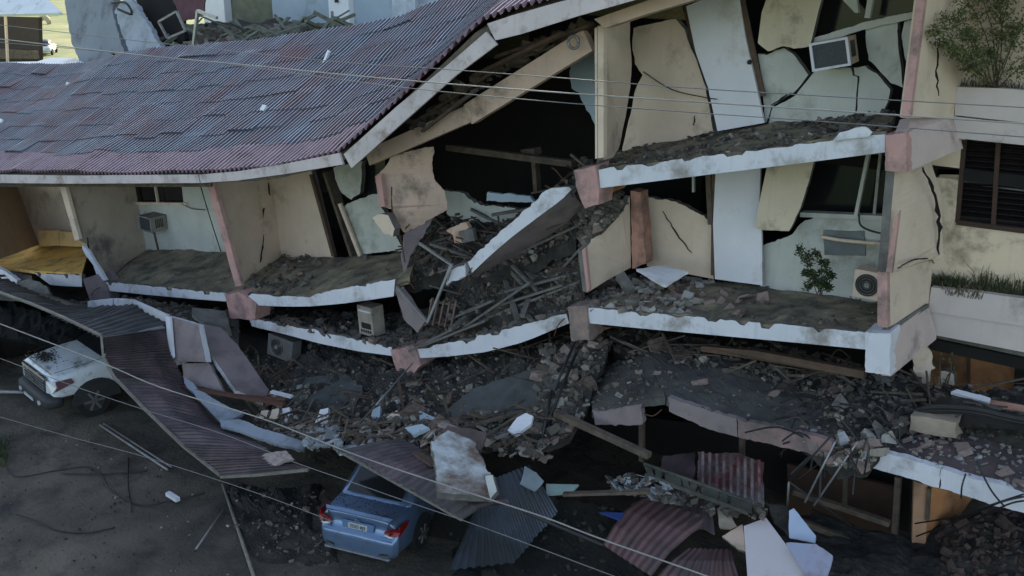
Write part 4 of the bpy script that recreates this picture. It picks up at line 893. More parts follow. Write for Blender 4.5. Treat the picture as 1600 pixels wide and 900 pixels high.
BP = tp('broken_wall_slab', 'large broken whitish wall slab with brown stains lying on the purplish sheets', 'wall slab', [(673, 690, -4.1), (700, 672, -3.4), (742, 690, -3.3), (756, 720, -3.6), (768, 744, -4.0), (771, 776, -4.6), (720, 772, -4.7), (684, 768, -4.8), (680, 725, -4.4)], .12, M('stained_white_plaster', (.56, .6, .62), (.4, .38, .35), 2.4, .9, .7, 14, dirt=(.15, .1, .075), dscale=1.7, damt=.65), .025, edge=conc)
tp('wall_slab_flap', 'greenish edge flap at the right rim of the broken whitish slab', 'wall piece', [(758, 744, -4.1), (770, 742, -4.1), (776, 768, -4.5), (766, 780, -4.6)], .06, mint, .01)
tp('brown_board', 'dirty brown board lying above the broken whitish slab', 'board', [(684, 676, -3.2), (700, 664, -3.0), (760, 676, -2.9), (752, 704, -3.2), (690, 706, -3.6)], .06, M('dirty_brown_board', (.12, .09, .08), (.08, .065, .06), 3, .95, .8), .02)
tag(beam('white_board', V(688, 662, -2.9), V(732, 680, -3.0), .14, .06, M('worn_pale_board', (.3, .3, .3))), 'pale board lying along the top of the brown board', 'board')
tp('white_capsule_slab', 'rounded white plaster piece right of the brown board', 'plaster piece', [(793, 672, -2.5), (808, 652, -2.2), (822, 645, -2.1), (833, 650, -2.1), (830, 662, -2.2), (806, 680, -2.5)], .08, white, .006)
for i, (pts, lab, m) in enumerate([
    ([(440, 638, -2.5), (452, 636, -2.5), (455, 668, -2.9), (444, 668, -2.9)], 'tall white fragment standing left of centre in the debris row', white),
    ([(425, 640, -2.6), (436, 638, -2.6), (434, 655, -2.8), (420, 655, -2.8)], 'cream fragment just left of the tall white one', cream),
    ([(408, 642, -2.7), (420, 641, -2.7), (416, 652, -2.8), (404, 654, -2.8)], 'leftmost small cream fragment in the debris row', cream),
    ([(500, 640, -2.5), (513, 637, -2.4), (512, 661, -2.8), (492, 662, -2.8)], 'white block fragment in the middle of the debris row', white),
    ([(583, 640, -2.2), (594, 634, -2.1), (593, 655, -2.4), (580, 650, -2.4)], 'bluish triangular fragment by the end of the thin pole', bluew),
    ([(598, 656, -2.4), (620, 641, -2.1), (627, 656, -2.2), (604, 661, -2.5)], 'cream wedge fragment right of the thin pole', cream),
    ([(655, 642, -2.1), (680, 652, -2.1), (684, 656, -2.2), (656, 656, -2.3)], 'flat bluish fragment in the right half of the debris row', bluew),
    ([(520, 698, -3.3), (566, 692, -3.2), (582, 698, -3.3), (528, 708, -3.5)], 'flat pale piece at the left end of the purplish sheets', bluew),
    ([(440, 686, -3.3), (470, 694, -3.3), (468, 702, -3.5), (438, 692, -3.4)], 'bluish white strip fragment near the carport sheet corner', bluew),
    ([(632, 668, -2.8), (660, 662, -2.7), (670, 668, -2.8), (645, 680, -3.0)], 'pale plate fragment left of the brown board', bluew)]):
    tp('wall_fragment', lab, 'wall piece', pts, .07, m, .008)
# debris row below the slope, crumpled white netting-like mass
S7 = Surf([[(400, 650, -2.7), (500, 655, -2.6), (600, 658, -2.4), (700, 655, -2.1), (850, 645, -1.6)], [(400, 690, -3.4), (500, 695, -3.4), (600, 692, -3.1), (700, 695, -3.0), (860, 720, -2.6)]], 23, .1, 2)
scatter('debris_row_rubble', S7, 1300, .015, .07, rub, 60, label='rubble in the debris row above the blue sedan')
scatter('debris_row_flakes', S7, 300, .03, .11, rubl, 61, flat=.4, label='pale flakes in the debris row above the blue sedan')
scatter('crumpled_plaster', Surf([[(475, 672, -3.1), (530, 670, -3.0)], [(478, 705, -3.7), (535, 700, -3.5)]], 24, .12), 160, .03, .1, M('dirty_plaster_flakes', (.3, .32, .34), (.2, .21, .22), 3, .9, .4, dirt=(.1, .1, .1), damt=.5), 62, flat=.4, label='heap of crumpled bluish white flakes near the carport corner')
sticks('debris_row_timber', S7, 60, .3, 1.2, .05, wood, 'broken timber in the debris row above the blue sedan', 'timber', 63)
tag(tube('thin_pole', [(644, 568, -.3), (578, 644, -2.4)], .016, alu), 'thin pale pole leaning from the pink block to the debris row', 'pole')
tag(tube('thin_pole', [(896, 662, -1.4), (833, 712, -2.2)], .022, wirel), 'pale stick reaching down left below the short canopy length', 'pole')
tag(beam('dark_beam', V(868, 645, -1.7), V(1015, 712, -1.8), .13, .1, wood), 'long dark beam sloping down right below the short canopy length', 'beam')
for i, (a, b) in enumerate([((898, 535, -.4), (860, 622, -1.4)), ((900, 552, -.5), (848, 680, -2.0)), ((862, 610, -1.5), (846, 690, -2.2))]):
    tag(tube('dark_rod', [a, b], .03, blackp), ['dark rod hanging from the concrete bracket block', 'longest dark rod running down from the bracket block', 'lower dark rod at the left of the short canopy'][i], 'rod')
S8 = Surf([[(850, 545, .2), (940, 530, .5)], [(840, 600, -1.0), (915, 610, -.6)], [(830, 680, -2.2), (900, 668, -1.6)]], 25, .14, 2)
surf_obj('spill', S8, 24, 40, rubd, skirt=.1)
tag(bpy.data.objects['spill'], 'dark spill of rubble left of the short canopy length', 'rubble', kind='stuff'); bpy.data.objects['spill'].name = 'rubble_spill'
scatter('spill_rubble', S8, 360, .03, .12, rub, 64, label='rubble on the spill left of the short canopy')
chunk_things('plaster_block', S8, 9, .09, .15, rubl, 'pale block left of the short canopy', 'pale blocks on the spill', 65)
# blue ribbed sheets
BS = thing('blue_sheet_roof', 'dusky blue ribbed roof sheets sloping to the ground right of the sedan', 'roof sheets', V(770, 830, -3.6))
q = VV([(700, 892, -3.9), (800, 880, -3.3), (872, 800, -2.6), (850, 745, -2.4), (798, 705, -2.6), (762, 752, -3.6)])
corr('roof_sheet', q[1], q[2], q[4].lerp(q[3], .6), q[5], 10, shb, BS, h=.03, bend=lambda u, v: .05*math.sin(v*5))
corr('roof_sheet', q[0], q[1], q[5], V(742, 800, -4.0), 7, shb, BS, h=.03)
tp('mint_board', 'small pale green board lying in the dark centre', 'board', [(853, 756, -2.3), (904, 757, -2.1), (892, 770, -2.3), (854, 773, -2.5)], .04, M('pale_green_board', (.3, .4, .38)))
tp('blue_sheet_corner', 'grey blue panel corner at the top of the blue sheets', 'panel', [(820, 728, -2.6), (838, 738, -2.6), (850, 752, -2.5), (836, 768, -2.8), (812, 756, -2.9)], .05, M('grey_blue_panel', (.22, .27, .3)), .01)
tag(pan('blue_sheet_scrap', VV([(936, 800, -2.2), (975, 801, -2.1), (968, 812, -2.3)]), .03, M('bright_blue_plastic', (.03, .07, .25))), 'bright dark blue plastic scrap in the dark centre', 'scrap')

# ---- lower right: maroon sheets, white board, tray
MSa = thing('maroon_sheet_roof', 'maroon roof sheets bulging towards the white board at bottom right', 'roof sheets', V(1040, 860, -1.9))
q = VV([(942, 852, -2.4), (1018, 902, -2.9), (1118, 838, -2.2), (1112, 785, -1.5), (1045, 762, -1.1), (985, 790, -1.6)])
corr('roof_sheet', q[0], q[1], q[2].lerp(q[3], .5), q[5].lerp(q[4], .3), 8, shr, MSa, h=.03, bend=lambda u, v: .12*math.sin(v*3.1))
corr('roof_sheet', q[5], q[2], q[3], q[4], 6, shm, MSa, h=.03, lift=.03)
q = VV([(1010, 925, -2.9), (1165, 930, -2.7), (1165, 885, -2.2), (1120, 832, -1.8), (1075, 858, -2.2)])
corr('roof_sheet', q[0], q[1], q[2].lerp(q[3], .5), q[4], 8, shr, MSa, h=.03, bend=lambda u, v: .1*math.sin(v*3.1))
tp('white_board', 'big clean pinkish white board lying at the bottom edge of the view', 'board', [(1162, 822, -1.9), (1197, 809, -1.6), (1235, 860, -2.1), (1275, 925, -2.8), (1170, 930, -3.0)], .05, M('pinkish_white_board', (.58, .52, .53), (.55, .5, .51), 1, .7, .05, dirt=(.4, .37, .37), dscale=1.5, damt=.2))
tp('cream_fragment', 'upper cream wall fragment on the maroon sheets', 'wall piece', [(1120, 795, -1.7), (1131, 786, -1.6), (1150, 820, -1.9), (1140, 825, -2.0), (1124, 824, -2.0)], .05, MATS['tan_concrete'], .006)
tp('cream_fragment', 'lower pinkish wall fragment touching the white board', 'wall piece', [(1128, 838, -2.1), (1160, 819, -1.8), (1165, 862, -2.3), (1152, 858, -2.3)], .05, peach, .006)
tp('blue_board', 'small light blue board above the bluish corner sheet', 'board', [(1233, 798, -1.5), (1240, 794, -1.5), (1274, 836, -1.8), (1272, 848, -1.9), (1233, 840, -1.9)], .04, M('light_blue_board', (.4, .47, .6), (.34, .4, .52), 2, .6), .008)
tp('blue_board', 'bluish sheet poking out from under the white board at right', 'board', [(1228, 848, -2.2), (1275, 850, -2.1), (1301, 868, -2.2), (1285, 925, -2.8), (1272, 925, -2.8)], .04, M('dusky_blue_board', (.3, .34, .45), (.36, .3, .36), 1.4, .6, dirt=(.15, .15, .18)), .008)
tp('dark_mat', 'dark crumpled mat above the white board', 'mat', [(1196, 785, -1.3), (1230, 788, -1.2), (1250, 812, -1.4), (1232, 835, -1.8), (1210, 815, -1.7)], .05, rubd, .02)
tp('ribbed_metal_sheet', 'battered red ribbed metal panel standing behind the tray', 'panel', [(1090, 706, -.4), (1140, 708, -.2), (1194, 722, -.1), (1193, 792, -.6), (1140, 785, -.8), (1090, 772, -.9)], .02, M('worn_red_panel', (.15, .04, .043), (.1, .085, .09), 3, .6, .4, 12, dirt=(.3, .27, .28), dscale=2, damt=.55), .02)
for i in range(9):
    a = V(1098+i*11, 706+i*1.6, -.42+i*.02); b = V(1098+i*11, 772+i*2.2, -.95+i*.02); o = beam('panel_rib', a, b, .05, .04, MATS['worn_red_panel'], bpy.data.objects['ribbed_metal_sheet'])
tp('mauve_sheet', 'small mauve metal sheet left of the red ribbed panel', 'sheet', [(1036, 712, -.7), (1086, 706, -.4), (1086, 760, -1.0), (1034, 742, -1.2)], .02, shm, .02)
tr = thing('perforated_tray', 'perforated pale metal cable tray lying across the maroon sheets', 'cable tray', V(1090, 770, -1.5))
TA = VV([(1006, 725, -1.4), (1175, 786, -1.5)]); TB = VV([(1008, 742, -1.7), (1170, 802, -1.8)])
for P in (TA, TB): beam('side_rail', P[0], P[1], .035, .07, M('pale_tray_metal', (.12, .115, .09), (.06, .06, .048), 4, .8, .3, dirt=(.05, .05, .04)), tr)
rng = random.Random(8)
for i in range(11):
    t = (i+.5+rng.uniform(-.3, .3))/11; beam('rung', TA[0].lerp(TA[1], t), TB[0].lerp(TB[1], min(1, t+rng.uniform(-.02, .04))), rng.uniform(.09, .2), .02, MATS['pale_tray_metal'], tr)
S9 = Surf([[(940, 745, -1.9), (1010, 745, -1.7), (1100, 770, -1.5), (1200, 790, -1.4)], [(960, 765, -2.2), (1030, 780, -2.1), (1110, 800, -1.9), (1200, 812, -1.8)]], 26, .06)
scatter('tray_rubble', S9, 150, .02, .08, rub, 66, label='small debris piled round the perforated tray')
scatter('tray_flakes', S9, 45, .03, .09, MATS['dirty_plaster_flakes'], 67, u=(0, .45), flat=.4, label='bluish flakes at the upper end of the perforated tray')
tag(beam('dark_plank', V(880, 772, -2.6), V(1015, 768, -2.1), .1, .05, wood), 'dark plank lying level left of the tray', 'plank')
# dark backing earth under the sheets, ground rubble at the lower right
S10 = Surf([[(1200, 800, .3), (1300, 812, .6), (1420, 840, .9), (1520, 800, 1.9), (1660, 800, 2.2)], [(1230, 880, -1.5), (1330, 880, -.8), (1420, 885, .2), (1520, 850, .9), (1660, 850, 1.3)], [(1240, 930, -2.2), (1330, 930, -1.6), (1420, 930, -.8), (1520, 925, .0), (1660, 930, .3)]], 27, .1, 1.5)
tag(surf_obj('ground_rubble_bank', S10, 70, 40, rubd, skirt=.3), 'dark earth and rubble bank in front of the orange walled room', 'rubble', kind='stuff')
scatter('bank_rubble', S10, 420, .015, .08, M('red_brown_rubble', (.11, .075, .06), (.06, .045, .04), 4, .95, 1.1, 14, dirt=(.06, .045, .04), damt=.5, island=.5), 68, u=(.62, 1), label='reddish rubble at the bottom right corner')
chunk_things('masonry_chunk', S10, 14, .06, .13, MATS['red_brown_rubble'], 'reddish chunk at the bottom right corner', 'chunks at the bottom right', 69, u=(.66, 1), v=(.2, 1))
for i, pp in enumerate([[(1600, 772, -1.2), (1545, 790, -1.3), (1500, 806, -.6), (1430, 818, .6)], [(1600, 776, -1.2), (1560, 786, -1.4), (1500, 812, -.4), (1432, 838, .6)], [(1604, 782, -1.2), (1570, 790, -1.3), (1500, 826, -.3), (1430, 860, .6)], [(1525, 720, -1.2), (1548, 765, -1.3), (1570, 792, -1.3)], [(1509, 740, -1.2), (1503, 760, -1.25), (1502, 778, -1.2)]]):
    tag(tube('sagging_cable', pp, .014, blackp), ['upper black cable crossing the orange wall at lower right', 'middle black cable crossing the orange wall at lower right', 'lowest black cable crossing the orange wall at lower right', 'black cable draped over the white canopy end at far right', 'short black cable hooked over the white canopy edge'][i], 'cable')

# ================================================================== VEHICLES
paintb = M('blue_car_paint', (.15, .225, .36), (.14, .21, .34), 2, .33, 0, metal=.55, dirt=(.12, .13, .14), dscale=2.5, damt=.3, coat=.4)
paintw = M('white_car_paint', (.62, .66, .70), (.58, .62, .66), 2, .32, 0, metal=.0, dirt=(.2, .2, .19), dscale=3, damt=.4, coat=.4)
redl = M('red_lamp_glass', (.24, .01, .009), (.18, .008, .008), 5, .15, 0, coat=.6)
clearl = M('clear_lamp_glass', (.55, .57, .6), (.45, .47, .5), 9, .12, 0, coat=.5)
amber = M('amber_lamp_glass', (.6, .25, .05), None, 5, .2, 0)
chrome = M('chrome_trim', (.6, .6, .62), None, 5, .2, 0, metal=.9)
plastic = M('dark_bumper_plastic', (.035, .036, .038), None, 5, .6, .1)
def loft(name, sts, mat, parent, sub=1):
    vs, fs = [], []; n = len(sts[0][1]); W = 2*n-2
    for y, pr in sts:
        for x, z in pr: vs.append(Vector((x, y, z)))
        for x, z in pr[-2:0:-1]: vs.append(Vector((-x, y, z)))
    for s in range(len(sts)-1):
        for k in range(W): a = s*W+k; b = s*W+(k+1) % W; fs.append((a, b, b+W, a+W))
    fs.append(tuple(range(W))[::-1]); fs.append(tuple((len(sts)-1)*W+k for k in range(W)))
    o = mesh_obj(name, vs, fs, mat, parent, local=True, smooth=True)
    m = o.modifiers.new('round', 'SUBSURF'); m.levels = m.render_levels = sub
    return o
def lp(name, pts, th, mat, parent, d=None):
    P = [Vector(p) for p in pts]; n = newell(P) if d is None else Vector(d)
    k = len(P); tri = [tuple(t) for t in tessellate_polygon([P])]
    vs = [p+n*th for p in P]+P; fs = tri+[tuple(i+k for i in t[::-1]) for t in tri]+[(i, (i+1) % k, (i+1) % k+k, i+k) for i in range(k)]
    return mesh_obj(name, vs, fs, mat, parent, local=True)
def wheel(parent, c, r, w_, side):
    def disc(rr, x0, x1, seg=24):
        vs, fs = [], []
        for x in (x0, x1):
            for k in range(seg): a = 2*math.pi*k/seg; vs.append(Vector((x, rr*math.cos(a), rr*math.sin(a)))+Vector(c))
        for k in range(seg): fs.append((k, (k+1) % seg, seg+(k+1) % seg, seg+k))
        fs.append(tuple(range(seg))[::-1]); fs.append(tuple(range(seg, 2*seg))); return vs, fs
    v, f = disc(r, -w_/2, w_/2); t = mesh_obj('wheel', v, f, tyre, parent, local=True)
    v, f = disc(r*.62, side*w_*.5, side*(w_*.5+.012)); mesh_obj('rim', v, f, plastic, t, local=True)
    vs, fs = [], []
    for k in range(6):
        a = 2*math.pi*k/6; d = Vector((0, math.cos(a), math.sin(a))); s_ = Vector((0, -math.sin(a), math.cos(a)))
        box8(vs, fs, Vector(c)+Vector((side*(w_*.5+.03), 0, 0))+d*r*.3, Vector((.012, 0, 0)), d*r*.3, s_*r*.07)
    mesh_obj('spoke', vs, fs, M('shade_dark_rim', (.12, .12, .12)), t, local=True)  # rim and spokes darkened so their colour carries the wheel's shade
def sedan():
    c = thing('blue_sedan', 'dusty metallic blue sedan with its roof buried under fallen purplish sheets', 'car', (-7.33, -4.47, 0.03), (0, 0, R(14)))
    def pr(w_, z0, zt, sh=.86): return [(0, z0), (w_*.8, z0), (w_*.97, z0+.07), (w_, min(.5, (z0+zt)/2)), (w_*.99, min(.68, zt-.06)), (w_*.95, min(sh, zt-.03)), (w_*.8, zt-.005), (0, zt)]
    st = [(-.02, [(0, .27), (.5, .27), (.68, .29), (.73, .42), (.72, .5), (.69, .56), (.5, .59), (0, .6)]),
          (.035, pr(.75, .22, .63)), (.10, pr(.81, .17, .68)), (.15, pr(.83, .17, .80, .78)), (.11, pr(.78, .20, .93, .84)), (.17, pr(.80, .2, .985)), (.5, pr(.85, .19, .985, .88)), (.95, pr(.86, .19, .97, .9)),
          (1.6, pr(.86, .19, .95, .9)), (3.1, pr(.86, .19, .94, .88)), (3.6, pr(.84, .2, .86, .82)), (4.1, pr(.8, .2, .74, .7)), (4.35, pr(.66, .24, .6, .56))]
    body = loft('body', st, paintb, c, 2)
    # greenhouse
    def gp(w_, zb, zt): return [(0, zb), (w_*.9, zb), (w_, zb+.02), (w_*.94, zb+(zt-zb)*.5), (w_*.82, zt-.06), (w_*.7, zt-.015), (w_*.3, zt), (0, zt)]
    loft('roof', [(.62, gp(.76, .9, .97)), (.85, gp(.78, .9, 1.1)), (1.3, gp(.78, .9, 1.38)), (1.55, gp(.78, .9, 1.43)), (2.3, gp(.78, .9, 1.45)), (2.75, gp(.77, .9, 1.36)), (3.35, gp(.72, .88, .95))], paintb, c, 2)
    lp('rear_window', [(-.58, .70, 1.03), (.58, .70, 1.03), (.50, 1.24, 1.385), (-.50, 1.24, 1.385)], .02, glass, c, (0, -.55, .83))
    for s in (-1, 1):
        lp('side_window', [(s*.765, .98, .99), (s*.765, 2.9, .99), (s*.62, 2.4, 1.36), (s*.62, 1.4, 1.36)], .02, glass, c, (s*.95, 0, .3))
    for s in (-1, 1):
        t = lp('tail_light', [(s*.54, .085, .745), (s*.64, .07, .71), (s*.80, .10, .71), (s*.84, .16, .78), (s*.82, .12, .85), (s*.68, .085, .845), (s*.58, .085, .80)], .035, redl, c, (s*.2, -1, 0))
        lp('tail_light_side', [(s*.82, .12, .70), (s*.845, .4, .80), (s*.84, .46, .86), (s*.82, .14, .88)], .02, redl, c, (s, 0, 0))
        lp('reverse_lamp', [(s*.56, .06, .715), (s*.68, .065, .69), (s*.76, .08, .70), (s*.60, .07, .735)], .045, clearl, c, (s*.2, -1, 0))
        lp('lamp_divider', [(s*.66, .05, .735), (s*.68, .05, .735), (s*.70, .05, .84), (s*.685, .05, .84)], .045, plastic, c, (s*.2, -1, 0))
        lp('bumper_reflector', [(s*.46, -.01, .31), (s*.66, .03, .31), (s*.72, .06, .37), (s*.50, -.02, .35)], .03, plastic, c, (0, -1, 0))
    lp('trunk_edge', [(-.66, .10, .955), (.66, .10, .955), (.7, .16, .985), (-.7, .16, .985)], .035, paintb, c, (0, -.4, .9))
    lp('trunk_seam', [(-.56, .075, .635), (.56, .075, .635), (.56, .075, .648), (-.56, .075, .648)], .012, plastic, c, (0, -1, 0))
    lp('plate_recess', [(-.32, .085, .68), (.32, .085, .68), (.34, .095, .83), (-.34, .095, .83)], .015, M('blue_car_paint_dull', (.1, .17, .3), None, 2, .5, 0), c, (0, -1, 0))
    for s in (-1, 1): lp('trunk_seam', [(s*.565, .085, .64), (s*.577, .085, .64), (s*.64, .12, .93), (s*.628, .12, .93)], .02, plastic, c, (0, -1, .1))
    pl = lp('number_plate', [(-.2, .068, .69), (.2, .068, .69), (.2, .078, .80), (-.2, .078, .80)], .012, M('plate_white', (.36, .38, .38), None, 2, .5, 0), c, (0, -1, .05))
    cu = bpy.data.curves.new('plate_text', 'FONT'); cu.body = 'ZDO 8J3'; cu.size = .088; cu.align_x = 'CENTER'; cu.extrude = .002
    tmp = bpy.data.objects.new('tmp', cu); COL.objects.link(tmp); dg = bpy.context.evaluated_depsgraph_get(); me = bpy.data.meshes.new_from_object(tmp.evaluated_get(dg)); bpy.data.objects.remove(tmp)
    tx = bpy.data.objects.new('plate_lettering', me); COL.objects.link(tx); me.materials.clear(); me.materials.append(M('plate_green', (.03, .06, .05), None, 2, .5, 0)); tx.parent = pl; tx.location = (0, .052, .715); tx.rotation_euler = (R(90), 0, 0)
    lp('badge', [(-.05, .075, .855), (.05, .075, .855), (.06, .075, .88), (0, .075, .895), (-.06, .075, .88)], .02, chrome, c, (0, -1, 0))
    lp('bumper_lip', [(-.66, .0, .235), (.66, .0, .235), (.7, .03, .25), (-.7, .03, .25)], .04, steel, c, (0, -1, 0))
    lp('bumper_crease', [(-.72, .02, .60), (.72, .02, .60), (.72, .03, .61), (-.72, .03, .61)], .02, paintb, c, (0, -1, 0))
    for s in (-1, 1):
        wheel(c, (s*.76, .95, .30), .31, .2, s); wheel(c, (s*.76, 3.5, .30), .31, .2, s)
        a = lp('wheel_arch', [(s*.862, .95+.38*math.cos(t), .32+.38*math.sin(t)) for t in [i*math.pi/10 for i in range(11)]], .004, plastic, c, (s, 0, 0))
        lp('door_seam', [(s*.866, 1.5, .35), (s*.866, 1.515, .35), (s*.868, 1.515, .9), (s*.868, 1.5, .9)], .003, plastic, c, (s, 0, 0))
    rg = random.Random(5); vs, fs = [], []
    for i in range(420):
        y = rg.uniform(.18, .66); x = rg.uniform(-.72, .72); chunk_data(vs, fs, Vector((x, y, .995)), rg.uniform(.003, .011), rg, .4)
    mesh_obj('trunk_grit', vs, fs, rubd, c, local=True)['kind'] = 'stuff'
    return c
sedan()
def pickup():
    c = thing('white_pickup', 'dusty white pickup with black bull bumper poking out under the collapsed carport', 'pickup truck', (-18.0, -4.5, .0), (0, 0, R(-10))); c.scale = (1.08, 1.08, 1.13)
    def pr(w_, z0, zt): return [(0, z0), (w_*.85, z0), (w_*.98, z0+.05), (w_, z0+(zt-z0)*.45), (w_, z0+(zt-z0)*.75), (w_*.95, zt-.04), (w_*.8, zt), (0, zt+.015)]
    loft('body', [(.10, pr(.80, .58, .98)), (.13, pr(.86, .56, 1.06)), (.3, pr(.92, .55, 1.1)), (.8, pr(.95, .55, 1.15)), (1.3, pr(.95, .55, 1.18)), (1.35, pr(.95, .5, 1.15)), (5.0, pr(.93, .5, 1.1))], paintw, c, 2)
    loft('cab', [(1.25, [(0, 1.0), (.6, 1.0), (.8, 1.05), (.8, 1.1), (.78, 1.13), (.7, 1.15), (.5, 1.16), (0, 1.17)]), (1.9, [(0, 1.0), (.6, 1.0), (.8, 1.05), (.76, 1.3), (.72, 1.42), (.65, 1.46), (.4, 1.48), (0, 1.48)]), (3.2, [(0, 1.0), (.6, 1.0), (.8, 1.05), (.76, 1.3), (.72, 1.42), (.65, 1.46), (.4, 1.48), (0, 1.48)])], paintw, c, 1)
    lp('windscreen', [(-.7, 1.3, 1.2), (.7, 1.3, 1.2), (.6, 1.85, 1.46), (-.6, 1.85, 1.46)], .02, glass, c, (0, -.45, .9))
    loft('front_bumper', [(-.12, pr(.6, .42, .60)), (-.08, pr(.84, .38, .66)), (.1, pr(.95, .36, .68)), (.42, pr(.97, .36, .62))], plastic, c, 2)
    g = lp('grille', [(-.60, .075, .70), (.60, .075, .70), (.64, .10, .99), (-.64, .10, .99)], .035, plastic, c, (0, -1, 0))
    for i in range(4): lp('grille_bar', [(-.58, .035, .735+i*.065), (.58, .035, .735+i*.065), (.58, .035, .75+i*.065), (-.58, .035, .75+i*.065)], .02, steel, g, (0, -1, 0))
    lp('grille_rim', [(-.66, .07, .99), (.66, .07, .99), (.66, .09, 1.04), (-.66, .09, 1.04)], .05, chrome, c, (0, -1, 0))
    lp('grille_badge', [(.09*math.cos(a), .0, .86+.06*math.sin(a)) for a in [i*math.pi/6 for i in range(12)]], .02, chrome, c, (0, -1, 0))
    for s in (-1, 1):
        h = lp('headlight', [(s*.66, .07, .72), (s*.86, .12, .74), (s*.92, .2, .86), (s*.90, .2, .99), (s*.68, .09, .99)], .04, clearl, c, (s*.15, -1, 0))
        lp('headlight_side', [(s*.89, .16, .78), (s*.945, .55, .90), (s*.93, .50, 1.0), (s*.88, .18, .99)], .03, clearl if s < 0 else M('dull_red_reflection', (.14, .07, .08), None, 5, .3), c, (s, 0, 0))
        lp('fog_lamp', [(s*.55+.07*math.cos(a), -.10, .50+.05*math.sin(a)) for a in [i*math.pi/5 for i in range(10)]], .03, clearl, c, (0, -1, 0))
        wheel(c, (s*.82, .92, .37), .38, .26, s); wheel(c, (s*.82, 3.9, .37), .38, .26, s)
        lp('wheel_arch', [(s*.958, .98+.56*math.cos(t), .36+.5*math.sin(t)) for t in [i*math.pi/10 for i in range(11)]], .006, plastic, c, (s, 0, 0))  # black arch made large so its colour stands for shade under the fender
    for s in (-1, 1): lp('hood_seam', [(s*.80, .2, 1.155), (s*.812, .2, 1.155), (s*.835, 1.25, 1.205), (s*.822, 1.25, 1.205)], .006, plastic, c, (0, 0, 1))
    lp('hood_seam', [(-.78, .16, 1.12), (.78, .16, 1.12), (.78, .17, 1.13), (-.78, .17, 1.13)], .01, plastic, c, (0, -.5, .8))
    lp('fog_bar', [(-.25, -.13, .46), (.25, -.13, .46), (.25, -.13, .52), (-.25, -.13, .52)], .02, clearl, c, (0, -1, 0))
    rg = random.Random(6); vs, fs = [], []
    for i in range(260):
        chunk_data(vs, fs, Vector((rg.gauss(-.35, .16), rg.gauss(.45, .12), 1.145)), rg.uniform(.006, .02), rg, .4)
    for i in range(90):
        chunk_data(vs, fs, Vector((rg.uniform(-.6, .8), rg.uniform(.25, 1.2), 1.15)), rg.uniform(.004, .016), rg, .4)
    mesh_obj('hood_debris', vs, fs, rubd, c, local=True)['kind'] = 'stuff'
pickup()

# ================================================================== AIR CONDITIONERS AND APPLIANCES
def ac_box(name, label, cat, c, w_, h_, d_, rot=(0, 0, 0), mat=None, kind='window'):
    mat = mat or cream
    t = thing(name, label, cat, c, rot)
    vs, fs = [], []; box8(vs, fs, Vector((0, d_/2, h_/2)), Vector((w_/2, 0, 0)), Vector((0, d_/2, 0)), Vector((0, 0, h_/2))); mesh_obj('casing', vs, fs, mat, t, local=True)
    if kind == 'window':
        fr = mat
        for nm, x0, x1, z0, z1 in (('frame_bar', -w_/2-.01, w_/2+.01, h_-.03, h_+.01), ('frame_bar', -w_/2-.01, w_/2+.01, -.01, .03), ('frame_bar', -w_/2-.01, -w_/2+.035, .03, h_-.03), ('frame_bar', w_/2-.035, w_/2+.01, .03, h_-.03)):
            vs, fs = [], []; box8(vs, fs, Vector(((x0+x1)/2, -.015, (z0+z1)/2)), Vector(((x1-x0)/2, 0, 0)), Vector((0, .025, 0)), Vector((0, 0, (z1-z0)/2))); mesh_obj(nm, vs, fs, mat if mat is not cream else white, t, local=True)
        vs, fs = [], []; box8(vs, fs, Vector((0, -.004, h_/2)), Vector((w_/2-.035, 0, 0)), Vector((0, .004, 0)), Vector((0, 0, h_/2-.03))); mesh_obj('coil', vs, fs, MATS['grey_coil'] if 'grey_coil' in MATS else M('grey_coil', (.05, .06, .065), (.035, .04, .045), 30, .6, .4, 90), t, local=True)
        for k in range(5):
            vs, fs = [], []; box8(vs, fs, Vector((w_/2+.004, d_*.25+k*d_*.11, h_*.55)), Vector((.005, 0, 0)), Vector((0, d_*.025, 0)), Vector((0, 0, h_*.3))); mesh_obj('side_vent', vs, fs, blackp, t, local=True)
    else:
        rr = min(w_, h_)*.40; cx = -w_*.12; vs, fs = [], []
        P = [Vector((cx+rr*math.cos(a), -.006, h_/2+rr*math.sin(a))) for a in [i*math.pi/12 for i in range(24)]]
        mesh_obj('fan_opening', P+[p+Vector((0, .005, 0)) for p in P], [tuple(range(24)), tuple(range(24, 48))]+[(i, (i+1) % 24, 24+(i+1) % 24, 24+i) for i in range(24)], blackp, t, local=True)
        for q_ in (.35, .6, .85, 1.0):
            P = [Vector((cx+rr*q_*math.cos(a), -.02, h_/2+rr*q_*math.sin(a))) for a in [i*math.pi/10 for i in range(21)]]
            v, f = tube_data(P, .005, 4); mesh_obj('grille_ring', v, f, steel, t, local=True)
        P = [Vector((cx+.05*math.cos(a), -.03, h_/2+.05*math.sin(a))) for a in [i*math.pi/6 for i in range(12)]]
        mesh_obj('hub', P+[p+Vector((0, .02, 0)) for p in P], [tuple(range(12)), tuple(range(12, 24))]+[(i, (i+1) % 12, 12+(i+1) % 12, 12+i) for i in range(12)], steel, t, local=True)
    return t
ac_box('window_air_conditioner', 'small old air conditioner on the wall under the left window', 'air conditioner', V(229, 361, 1.85), .62, .45, .55, (0, 0, 0), M('aged_casing', (.3, .28, .24), (.2, .19, .165), 4, .8, .3, dirt=(.1, .09, .08)))
tag(beam('ac_stand_leg', V(240, 360, 1.95), V(247, 390, 2.05), .05, .05, wood), 'thin post under the left air conditioner', 'post')
ac_box('window_air_conditioner', 'large air conditioner pushed out of the cracked top wall at right', 'air conditioner', V(1300, 106, 1.3), .62, .45, .6, (0, R(-13), R(6)))
